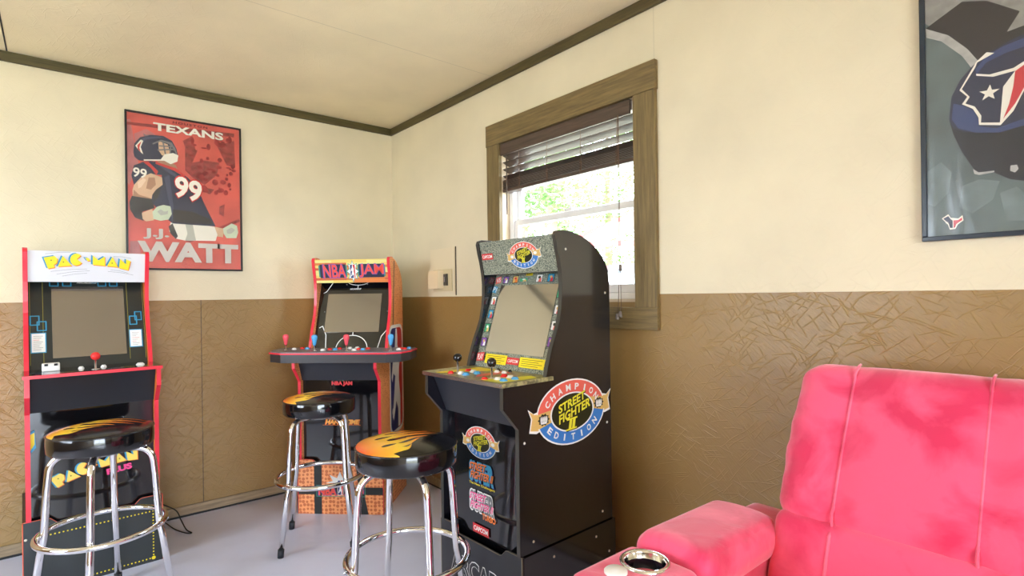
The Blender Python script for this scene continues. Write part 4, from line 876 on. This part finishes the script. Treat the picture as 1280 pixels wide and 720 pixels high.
def nb_kp(d):
    flame = mat('print_flame', srgb(240, 180, 90), .35)
    d.g = ('game_logo', 0); d.text('HANG TIME', .005, .207, .20, .030, orange_p, .06, shear=.25); d.text('HANG TIME', .005, .208, .19, .025, flame, .03, shear=.25); d.text('NBA', -.07, .235, .03, .013, flame, .05, shear=.25); 
    d.line([(-.11, .190), (.11, .190)], .002, orange_p); d.line([(-.11, .227), (-.02, .227)], .002, orange_p)
    teal = mat('print_teal', srgb(60, 150, 130), .35)
    d.g = ('game_logo', 1); d.poly([(.0, .34), (.03, .27), (.06, .34)], teal); d.text('NBA JAM', .015, .318, .13, .030, red_p, .06); d.g = ('game_logo', 2); d.text('NBA JAM', .005, .425, .12, .028, red_p, .06)
    d.poly([(-.03, .47), (-.018, .445), (.0, .455), (.012, .44), (.022, .455), (.0, .462), (-.02, .5)], teal)
def nb_rs(d, r):
    k = mat('band_black', srgb(34, 38, 38), .4)
    d.rect(-.152, -.108, 0, .274, k); d.poly([(.118, 0), (.160, 0), (.140, .10), (.128, .274), (.09, .274), (.108, .10)], k); d.rect(-r+.003, r-.003, .110, .152, k)
    d.poly([(-.002+(.045 if i % 2 else .085)*math.sin(i*PI/8), .175+(.030 if i % 2 else .065)*math.cos(i*PI/8)) for i in range(-4, 5)], white)
    jam = mat('print_jam', srgb(236, 84, 66), .3); teal = mat('print_teal', srgb(60, 150, 130), .35)
    d.line([(-.138, .10), (-.138, .16), (.142, .16), (.142, .10), (-.138, .10)], .003, teal)
    for m_, w2 in ((purple_p, .006), (jam, 0)): d.text('NBA', -.075, .130, .105+w2, .048+w2, m_, .05); d.text('JAM', .078, .130, .110+w2, .048+w2, m_, .05)
    nb_logo(d, .0, .150, .034, .086)
def nb_side(d):
    nb_logo(d, .312, .72, .285, .66)
    kk = mat('band_black', srgb(34, 38, 38), .4)
NBc = cabinet('arcade_cabinet', 'orange basketball arcade cabinet with a wide four-player deck, standing in the corner', (1.2185, 2.993), -44, .478, dict(
    D=.470, side=leather_side, edge=red_edge, edge2=red_edge, marquee=mat('court_yellow', srgb(236, 206, 110), .4), mq_deco=nb_mq, bezel=black_gloss, bz_deco=nb_bz, screen=(-.168, .168, .096, .338), screen_m=screen_dim,
    wide=True, deck=mat('deck_grey', srgb(120, 116, 122), .35), deck_side=mat('deck_black', srgb(52, 50, 52), .35), upper=mat('upper_slate', srgb(44, 46, 54), .4), lower=black_gloss, kp_deco=nb_kp,
    riser=leather, riser_side=leather, rs_deco=nb_rs, riser_edge=red_edge))
sides = [o for o in bpy.data.objects if o.parent == NBc and o.name.startswith('side_panel')]
d = Deco(); d.poly([(.165+.0, .31), (.185, .31), (.300, 1.44), (.285, 1.44)], mat('band_black', srgb(34, 38, 38), .4)); nb_side(d)
d.build('side_print', sides[1], (.239, 0, 0), (0, 1, 0), (0, 0, 1))
pale_red = mat('stick_pink', srgb(232, 84, 98), .25)
for x, y, m_ in ((-.335, .055, pale_red), (-.140, .0, btn_blue), (.045, .0, pale_red), (.300, .0, btn_blue)): joystick(NBc, x, y, 'bat', m_, .921)
for x, y, m_ in ((-.300, .085, plastic_w), (-.272, .130, btn_red), (-.235, .115, btn_blue), (-.100, .020, plastic_w), (-.075, .055, btn_red), (-.040, .048, btn_blue), (-.03, .09, btn_red), (.085, .010, plastic_w), (.095, .06, btn_red), (.125, .040, btn_blue), (.14, .085, btn_red),
                (.02, .12, plastic_w), (.06, .13, plastic_w), (.335, .030, plastic_w), (.362, .060, btn_red), (.375, .105, btn_blue), (.34, .075, btn_red)): button(NBc, x, y, m_, .014, .921)
# ------------------------------------------------------------------ bar stools
def flame_mat():
    mt = bpy.data.materials.new('flame_vinyl'); mt.use_nodes = True; nt = mt.node_tree; bs = nt.nodes['Principled BSDF']
    bs.inputs['Roughness'].default_value = .2; bs.inputs['Coat Weight'].default_value = .15; bs.inputs['Coat Roughness'].default_value = .06
    at = nt.nodes.new('ShaderNodeAttribute'); at.attribute_name = 'tongue'
    au = nt.nodes.new('ShaderNodeAttribute'); au.attribute_name = 'tint'
    mr = nt.nodes.new('ShaderNodeMapRange'); mr.inputs['From Min'].default_value = -.0006; mr.inputs['From Max'].default_value = .0006
    nt.links.new(at.outputs['Fac'], mr.inputs['Value'])
    cr = nt.nodes.new('ShaderNodeValToRGB'); e = cr.color_ramp.elements
    e[0].position = 0; e[0].color = srgb(236, 92, 34); e[1].position = 1; e[1].color = srgb(214, 70, 34)
    for p, c in ((.16, srgb(250, 170, 50)), (.38, srgb(252, 212, 62)), (.62, srgb(247, 158, 50))):
        x = cr.color_ramp.elements.new(p); x.color = c
    nt.links.new(au.outputs['Fac'], cr.inputs[0])
    mx = nt.nodes.new('ShaderNodeMix'); mx.data_type = 'RGBA'; nt.links.new(mr.outputs[0], mx.inputs['Factor'])
    mx.inputs[6].default_value = srgb(12, 12, 14); nt.links.new(cr.outputs[0], mx.inputs[7]); nt.links.new(mx.outputs[2], bs.inputs['Base Color'])
    return mt
FLAME = flame_mat()
TONG = [(-.115, .020, -.010, .030), (-.078, .022, .035, .030), (-.036, .026, .070, .010), (.008, .026, .120, .010), (.050, .024, .155, -.004), (.092, .026, .140, -.010), (.130, .018, .075, -.020)]
HOLES = [(-.080, -.060, .026, .0075), (-.040, -.018, .034, .010), (-.072, .030, .030, .0085), (-.020, .070, .034, .009), (-.075, .108, .022, .007), (.035, .030, .022, .006)]
def flame_f(x, y, R_):
    """signed extent of the printed flames (positive inside), tongues run towards +x"""
    best = -1
    base = -.050-x+.25*y+.012*math.sin(y*70)       # the solid root at the -x rim
    best = base
    for yc, wd, tip, bend in TONG:
        if x > tip: continue
        t = max(0, (x+.06)/(tip+.06)); c = yc+bend*t*t+.006*math.sin(t*5+yc*40)
        wv = wd*(1-t)**.8 * (1 if t > 0 else 1)
        best = max(best, wv*.80-abs(y-c))
    for hx, hy, a, b_ in HOLES:
        u, v = (x-hx)/a, (y-hy+.12*(x-hx))/(b_*(1.0-.55*(x-hx)/a) if (x-hx)/a > -1 else b_)
        best = min(best, (math.hypot(u, v)-1)*b_)
    return best
SR, ST, SBZ = .172, .713, .642
CH = chrome
vinyl_b = mat('black_vinyl', srgb(13, 13, 16), .12, coat=.5, bump=.12, bscale=24)
def bar_stool(label, xy, rz, flame_rot):
    t = empty('bar_stool', (xy[0], xy[1], 0), rz); tag(t, label, 'stool', 'bar stools with flame seats')
    # domed seat with printed flames
    bm = bmesh.new(); n = 60; rings = []
    bm.verts.layers.float.new('tongue'); bm.verts.layers.float.new('tint'); la = bm.verts.layers.float['tongue']; lh = bm.verts.layers.float['tint']
    cf, sf_ = math.cos(-flame_rot), math.sin(-flame_rot)
    def V(r, a):
        x, y = r*math.cos(a), r*math.sin(a); q = r/SR
        z = ST+.024*(1-q**2.6)-(.004 if q > .99 else 0); v = bm.verts.new((x, y, z))
        X, Y = x*cf-y*sf_, x*sf_+y*cf
        v[la] = flame_f(X, Y, SR); v[lh] = min(1, max(0, (X+.165)/.30)); return v
    prev = [V(0, 0)]; seg = 180; nr = 44
    for i in range(1, nr+1):
        cur = [V(SR*i/nr, 2*PI*k/seg) for k in range(seg)]
        for k in range(seg):
            f = bm.faces.new((prev[0], cur[k], cur[(k+1) % seg]) if i == 1 else (prev[k], cur[k], cur[(k+1) % seg], prev[(k+1) % seg])); f.smooth = True
        prev = cur
    me = bpy.data.meshes.new('seat'); bm.to_mesh(me); bm.free(); seat = link('seat', me, t, FLAME)
    b = MB(); b.tube([(SR*math.cos(a), SR*math.sin(a), ST-.003) for a in np.linspace(0, 2*PI, 72, endpoint=False)], .0032, 8, closed=True)
    b.build('piping', vinyl_b, seat)
    MB().lathe([(SR-.001, ST-.004), (SR+.0015, ST-.016), (SR+.002, (ST+SBZ)/2), (SR+.001, SBZ+.008), (SR-.005, SBZ), (SR-.03, SBZ-.002), (0, SBZ-.002)], seg=96).build('seat_band', vinyl_b, seat)
    MB().lathe([(.09, SBZ-.003), (.09, SBZ-.010), (.05, SBZ-.014), (.05, SBZ-.030), (0, SBZ-.030)]).build('swivel_plate', steel, t)
    zt = SBZ-.016
    for k in range(4):
        a = k*PI/2; c_, s_ = math.cos(a), math.sin(a); P = []
        P.append((.02, zt+.001)); P.append((.085, zt))
        for i in range(9):
            u = i/8*PI/2; P.append((.108+.062*math.sin(u), zt-.062+.062*math.cos(u)))
        P += [(.176, .50), (.184, .36), (.186, .325), (.189, .30)]
        P += [(.196, .27), (.232, .016)]
        leg = MB().tube([(r*c_, r*s_, z) for r, z in P], .0125, 14).build('leg', CH, t)
        b = MB(); b.tube([(.2295*c_, .2295*s_, .038), (.232*c_, .232*s_, .018), (.2335*c_, .2335*s_, .0)], [.0145, .0145, .014], 14); b.build('rubber_foot', mat('rubber', srgb(22, 26, 34), .5), leg)
        MB().tube([(.180*c_, .180*s_, .327), (.221*c_, .221*s_, .322)], .0042, 8).lathe([(0, 0), (.006, 0), (.006, .004), (0, .006)], (0, 0, 0), 8).build('ring_bolt', steel, leg) if 0 else MB().tube([(.180*c_, .180*s_, .327), (.2215*c_, .2215*s_, .322)], .0045, 8).build('ring_bolt', steel, leg)
    MB().tube([(.2065*math.cos(a), .2065*math.sin(a), .324) for a in np.linspace(0, 2*PI, 96, endpoint=False)], .0115, 14, closed=True).build('foot_ring', CH, t)
    return t
bar_stool('chrome bar stool with black and flame seat, in front of the white-marquee arcade cabinet', (.134, 2.705), math.radians(75), math.radians(-112))
bar_stool('chrome bar stool with flame seat, in front of the orange basketball cabinet', (1.019, 2.758), math.radians(18.6), math.radians(-50))
bar_stool('chrome bar stool with flame seat nearest the camera, beside the black cabinet under the window', (.928, 1.696), math.radians(83), math.radians(-92))

# ------------------------------------------------------------------ recliner against the window wall
def velvet(name, col):
    mt = bpy.data.materials.new(name); mt.use_nodes = True; nt = mt.node_tree; bs = nt.nodes['Principled BSDF']
    bs.inputs['Roughness'].default_value = .85; bs.inputs['Sheen Weight'].default_value = 1; bs.inputs['Sheen Roughness'].default_value = .5
    bs.inputs['Sheen Tint'].default_value = (1, .62, .68, 1); bs.inputs['Specular IOR Level'].default_value = .15
    tc = nt.nodes.new('ShaderNodeTexCoord')
    n = nt.nodes.new('ShaderNodeTexNoise'); n.inputs['Scale'].default_value = 6; n.inputs['Detail'].default_value = 6; n.inputs['Distortion'].default_value = .4
    nt.links.new(tc.outputs['Object'], n.inputs['Vector'])
    cr = nt.nodes.new('ShaderNodeValToRGB'); e = cr.color_ramp.elements
    e[0].position = .40; e[0].color = srgb(col[0]-26, max(0, col[1]-40), max(0, col[2]-36)); e[1].position = .54; e[1].color = srgb(*col)
    nt.links.new(n.outputs['Fac'], cr.inputs[0]); nt.links.new(cr.outputs[0], bs.inputs['Base Color'])
    n2 = nt.nodes.new('ShaderNodeTexNoise'); n2.inputs['Scale'].default_value = 420; nt.links.new(tc.outputs['Object'], n2.inputs['Vector'])
    n3 = nt.nodes.new('ShaderNodeTexNoise'); n3.inputs['Scale'].default_value = 9; n3.inputs['Detail'].default_value = 2; n3.inputs['Distortion'].default_value = 1.2; nt.links.new(tc.outputs['Object'], n3.inputs['Vector'])
    h = math_node(nt, 'ADD', math_node(nt, 'MULTIPLY', n2.outputs['Fac'], .06), n3.outputs['Fac'])
    bp = nt.nodes.new('ShaderNodeBump'); bp.inputs['Strength'].default_value = .35; bp.inputs['Distance'].default_value = .012
    nt.links.new(h, bp.inputs['Height']); nt.links.new(bp.outputs[0], bs.inputs['Normal'])
    return mt
VEL = velvet('red_velvet', (243, 88, 126)); PIPE = velvet('red_piping', (250, 110, 140))
rec = empty('recliner', (1.36, .375, 0)); tag(rec, 'red velvet recliner with a cup holder in its arm, under the helmet poster', 'armchair')
RO = Vector((1.36, .375, 0))
def rpart(mb, name, m_, parent=None, **k):
    o = mb.build(name, m_, parent or rec, **k)
    if parent is None: o.location = -RO
    return o
yc, hw = .375, .300           # centre and half width between the arms
lean = math.atan2(.20, .38)
Rb = Matrix.Rotation(lean, 3, 'Y')
# backrest: local x = thickness (front is -x), z = height along the lean
def groove(yv, yg, w_=.022): return math.exp(-((yv-yg)/w_)**2)
YG = (.155, -.120)            # the two piped seams, relative to the centre
def back_mod(g, p):
    p = p.copy()
    if g.x < 0:
        f = -g.x
        pf = .016*math.cos(p.y/hw*PI/2*.9)*(1-(p.z/.23)**2*.6)
        gr = sum(groove(p.y, y) for y in YG)*.010
        p.x -= (pf-gr)*f
        # gathers in the outer bolster by the arm
        side = max(0, (abs(p.y-.02)-.17)/.13)
        p.x += .006*side*math.sin(p.z*85+p.y*25+math.sin(p.y*30)*1.5)*f; p.y += .002*math.copysign(side, p.y)*math.sin(p.z*60+p.x*30)
    p.y += .010*math.copysign(1, g.y)*abs(g.y)*(1-abs(g.z))*1.0
    return p
b = MB(); soft_box(b, (0, 0, 0), (.175, 2*hw, .452), .062, 30, back_mod)
bk = b.build('backrest', VEL, rec)
Bc = Vector((1.543, yc, .832)) + Vector((.885, 0, -.466))*.080
Mb = Matrix.Translation(Bc-RO) @ Rb.to_4x4(); bk.matrix_local = Mb
for y in YG:
    pts = []
    for i in range(34):
        a = -.222+.444*i/33; e = max(0, abs(a)-.170); z = a
        xx = -.0875-.016*math.cos(y/hw*PI/2*.9)*(1-(a/.23)**2*.6)+.0085
        if e > 0: xx = -.0875+.062-math.sqrt(max(0, .062**2-min(e, .0615)**2))-.004
        pts.append((xx, y, a))
    b = MB(); b.tube(pts, .0034, 8); b.build('piping', PIPE, bk)
# lumbar roll under it
def lum_mod(g, p):
    p = p.copy()
    if g.x < 0: p.x -= (.018*math.cos(p.y/hw*PI/2*.9)-sum(groove(p.y, y) for y in YG)*.009)*-g.x
    return p
b = MB(); soft_box(b, (1.500, yc, .500), (.20, 2*hw, .270), .040, 22, lum_mod, Matrix.Rotation(lean*.75, 3, 'Y')); lr = rpart(b, 'lumbar_cushion', VEL)
for y in YG:
    b = MB(); Rl = Matrix.Rotation(lean*.75, 3, 'Y')
    P_ = []
    for i in range(20):
        zz = -.12+.252*i/19; e = max(0, abs(zz)-.095); xx = -.1-.018*math.cos(y/hw*PI/2*.9)+.004
        if e > 0: xx = -.1+.040-math.sqrt(max(0, .040**2-min(e, .0395)**2))-.004
        P_.append(Rl @ Vector((xx, y, zz)) + Vector((1.500, yc, .500)))
    b.tube(P_, .004, 8); rpart(b, 'piping', PIPE)
b = MB(); soft_box(b, (1.18, yc, .405), (.62, 2*hw-.01, .15), .055, 22); rpart(b, 'seat_cushion', VEL)
b = MB(); soft_box(b, (.865, yc, .265), (.09, 2*hw-.01, .35), .035, 14); rpart(b, 'footrest', VEL)
rpart(MB().box(.92, 1.74, yc-.29, yc+.29, .07, .33, .01), 'base_frame', VEL)
for s_ in (1, -1):
    ya = yc+s_*(hw+.092); far = s_ > 0
    arm = empty('armrest', (0, 0, 0)); arm.parent = rec; arm.location = -RO
    def body_mod(g, p):
        p = p.copy(); p.y += .006*g.y*(1-g.z*g.z); return p
    b = MB(); soft_box(b, (1.285, ya, .315), (.83, .180, .50), .04, 16, body_mod); rpart(b, 'arm_body', VEL, arm)
    # console pad in front (with cup holder), raised pad behind
    def con_mod(g, p):
        p = p.copy()
        if g.z > 0: p.z += .004*g.z*math.cos(g.x*PI/2)*0
        return p
    b = MB(); soft_box(b, (.985, ya, .553), (.240, .202, .094), .030, 20, con_mod); con = rpart(b, 'arm_console', VEL, arm)
    if far:
        cb = MB(); cb.lathe([(0, -.075), (.0475, -.075), (.0475, .05), (0, .05)], (1.036, .777, .600), 48); cut = cb.build('cutter', VEL)
        md = con.modifiers.new('cut', 'BOOLEAN'); md.object = cut; md.operation = 'DIFFERENCE'; md.solver = 'EXACT'
        bpy.context.view_layer.update(); cut.matrix_world = con.matrix_world
        bpy.context.view_layer.update()
        dg = bpy.context.evaluated_depsgraph_get(); me2 = bpy.data.meshes.new_from_object(con.evaluated_get(dg))
        con.modifiers.clear(); con.data = me2; bpy.data.objects.remove(cut)
        for p_ in con.data.polygons: p_.use_smooth = True
        cx_, cy_ = 1.036, .777
        cup = MB().lathe([(.0585, .0005), (.0580, .004), (.0555, .0062), (.0480, .0050), (.0465, .001), (.0450, -.055), (.0, -.055)], (cx_, cy_, .600), 56).build('cup_holder', mat('cup_chrome', (.80, .78, .74, 1), .12, metal=1), arm)
        MB().lathe([(.0446, -.012), (.0440, -.052), (0, -.052)], (cx_, cy_, .600), 40).build('cup_liner', mat('cup_liner', srgb(30, 28, 40), .2), arm)
        MB().lathe([(.026, .0), (.026, .005), (.023, .008), (0, .009)], (.950, .792, .599), 40).build('power_button', plastic_w, arm)
    def pad_mod(g, p):
        p = p.copy()
        p.z += .010*max(0, g.z)*math.cos(g.y*PI/2)+.012*max(0, g.z)*(-g.x*.3); p.y += .010*g.y*(1-abs(g.z))
        return p
    b = MB(); soft_box(b, (1.300, ya, .566), (.375, .205, .108), .036, 24, pad_mod); rpart(b, 'arm_pad', VEL, arm)
    for x in (.93, 1.64): MB().lathe([(0, 0), (.02, 0), (.024, .066), (0, .066)], (x, ya, 0), 20).build('foot', black_matt, arm)

# ------------------------------------------------------------------ power cord on the floor by the left cabinet
def smooth_path(P, n=6):
    P = [Vector(p) for p in P]; out = []
    for i in range(len(P)-1):
        a, b_, c_, d_ = P[max(i-1, 0)], P[i], P[i+1], P[min(i+2, len(P)-1)]
        for k in range(n):
            t = k/n; out.append(.5*((2*b_)+(c_-a)*t+(2*a-5*b_+4*c_-d_)*t*t+(3*b_-a-3*c_+d_)*t**3))
    return out+[P[-1]]
cord = MB().tube(smooth_path([(.395, 3.537, .13), (.44, 3.50, .105), (.49, 3.47, .07), (.505, 3.42, .03), (.515, 3.33, .006), (.53, 3.27, .004), (.505, 3.29, .004), (.47, 3.38, .004), (.44, 3.46, .02), (.40, 3.537, .05)]), .0028, 8)
c = cord.build('power_cord', black_matt); tag(c, 'thin black power cord curling on the floor behind the left arcade cabinet', 'cord')

# ------------------------------------------------------------------ outside the window
def gz(x, y):
    d_ = math.hypot(x, y); return -.35 if d_ < 5 else -.35+min(1, (d_-5)/24)*1.80
b = MB(); n = 26; vs = {}
for i in range(n+1):
    for j in range(n+1):
        x = -14+90*i/n; y = -16+96*j/n
        vs[i, j] = b.bm.verts.new((x, y, gz(x, y)))
for i in range(n):
    for j in range(n): b.bm.faces.new((vs[i, j], vs[i+1, j], vs[i+1, j+1], vs[i, j+1]))
structure(b.build('ground', mat('outside_ground', srgb(176, 174, 152), .9, noise_amt=.15, noise_scale=.5), smooth=True))
bark = mat('bark', srgb(120, 104, 84), .9, bump=.5, bscale=8)
LEAF = [mat('leaf_light', srgb(118, 152, 84), .6, noise_amt=.2, noise_scale=1), mat('leaf_mid', srgb(98, 136, 74), .6, noise_amt=.2, noise_scale=1)]
def tree(x, y, h_, r_, seed, label, crown=.35):
    rr = random.Random(seed); z0 = gz(x, y)-.05
    t = empty('tree', (x, y, z0)); tag(t, label, 'tree', 'trees outside the window')
    b = MB(); P = [(rr.uniform(-.1, .1)*i*.3, rr.uniform(-.1, .1)*i*.3, h_*.85*i/6) for i in range(7)]
    b.tube(P, [.20*(1-.12*i)*h_/10+.04 for i in range(7)], 10)
    for i in range(9):
        k = rr.randint(2, 5); a = rr.uniform(0, 2*PI); L = r_*rr.uniform(.4, .9); p = Vector(P[k])
        b.tube([p, p+Vector((math.cos(a)*L*.5, math.sin(a)*L*.5, L*.35)), p+Vector((math.cos(a)*L, math.sin(a)*L, L*.55))], [.07, .045, .02], 6)
    b.build('trunk', bark, t)
    bm = bmesh.new()
    cl = [Vector((rr.gauss(0, r_*.45), rr.gauss(0, r_*.45), h_*rr.uniform(crown, 1.0))) for _ in range(58)]
    for c_ in cl:
        for _ in range(80):
            p = c_+Vector((rr.gauss(0, .42), rr.gauss(0, .42), rr.gauss(0, .34)))*r_*.42
            a = Vector((rr.uniform(-1, 1), rr.uniform(-1, 1), rr.uniform(-.4, .4))).normalized()*.055*max(2.2, r_); c2 = a.cross(Vector((rr.uniform(-1, 1), rr.uniform(-1, 1), 1))).normalized()*.03*max(2.2, r_)
            f = bm.faces.new([bm.verts.new(p-a), bm.verts.new(p+c2), bm.verts.new(p+a), bm.verts.new(p-c2)]); f.material_index = 0
    me = bpy.data.meshes.new('crown'); bm.to_mesh(me); bm.free(); link('crown', me, t, LEAF[seed % 2])
LB = ['slim leafy tree nearest the house, at the left edge of the window view', 'leafy tree seen through the middle of the window, nearer than the carport', 'leafy tree at the left of the window view, behind the slim nearest tree', 'leafy tree rising directly behind the carport roof', 'tall far tree in the middle of the window view', 'farthest tall tree at the right edge of the window view']
def az(px, dist):
    d_ = (F+R2*(px-640)/FPX); d_ = Vector((d_.x, d_.y, 0)).normalized(); return d_.x*dist, d_.y*dist
for i, (px, ds, h_, r_, cr_) in enumerate(((640, 17, 9, 1.7, .35), (692, 25, 12, 2.1, .28), (653, 36, 14, 3.2, .2), (762, 45, 16, 3.6, .12), (706, 56, 20, 4.0, .1), (800, 68, 22, 4.0, .1))):
    x, y = az(px, ds); tree(x, y, h_, r_, 11+i, LB[i], cr_)
# carport with a low gable roof
cx_, cy_ = az(800, 31); cz = gz(cx_, cy_); ang = math.atan2(cy_, cx_)-PI/2
cp = empty('carport', (cx_, cy_, cz), ang); tag(cp, 'open carport with a pale metal gable roof and red fascia across the yard', 'carport')
roofm = mat('roof_metal', srgb(214, 190, 184), .5); fasc = mat('fascia_red', srgb(170, 70, 66), .5)
b = MB(); b.prism([(-3.6, 2.35), (0, 3.75), (3.6, 2.35), (3.6, 2.47), (0, 3.87), (-3.6, 2.47)], 1, -3, 3); b.build('roof', roofm, cp)
b = MB(); b.box(-3.7, 3.7, -3.06, -2.98, 2.18, 2.44); b.prism([(-3.7, 2.35), (0, 3.75), (3.7, 2.35), (3.7, 2.55), (0, 3.97), (-3.7, 2.55)], 1, -3.1, -3.02); b.build('fascia', fasc, cp)
for x in (-3.4, 0, 3.4):
    for y in (-2.8, 2.8): MB().box(x-.07, x+.07, y-.07, y+.07, -.05, 2.4).build('post', roofm, cp)
# car beside it
x_, y_ = az(778, 25); car = empty('car', (x_, y_, gz(x_, y_)), math.atan2(y_, x_)-PI/2+.5); tag(car, 'white car parked on the yard in front of the carport', 'car')
carm = mat('car_paint', srgb(226, 228, 230), .25, coat=.5); cg = mat('car_glass', srgb(60, 68, 74), .1)
body = [(-2.15, .35), (-2.2, .62), (-2.1, .80), (-1.2, .92), (-.55, 1.36), (.75, 1.40), (1.45, .98), (2.1, .90), (2.2, .55), (2.12, .32), (1.75, .30), (1.68, .50), (1.5, .64), (1.3, .66), (1.1, .62), (.95, .46), (.92, .28), (-.92, .28), (-.98, .48), (-1.15, .63), (-1.35, .66), (-1.55, .62), (-1.72, .46), (-1.76, .32)]
b = MB(); b.prism(body, 1, -.82, .82); b.build('body', carm, car)
for s_ in (-1, 1):
    y = .825*s_; MB().prism([(-1.02, .95), (-.50, 1.29), (.05, 1.31), (.05, .95)], 1, y-.006, y+.006).build('side_window', cg, car)
    MB().prism([(.12, .95), (.12, 1.31), (.70, 1.32), (1.22, .97)], 1, y-.006, y+.006).build('side_window', cg, car)
MB().prism([(-1.20, .925), (-.56, 1.35), (-.55, 1.36), (-1.21, .94)], 1, -.70, .70).build('windscreen', cg, car)
for x in (-1.35, 1.3):
    for s_ in (-1, 1):
        wl = MB().lathe([(0, -.1), (.30, -.1), (.325, -.08), (.325, .08), (.30, .1), (0, .1)], (x, s_*.72, .325), 28, 'y').build('wheel', mat('tyre', srgb(40, 40, 42), .8), car)
        MB().lathe([(0, -.115), (.18, -.105), (.2, -.10)], (x, s_*.72, .325), 20, 'y').lathe([(0, .115), (.18, .105), (.2, .10)], (x, s_*.72, .325), 20, 'y').build('hubcap', steel, wl)
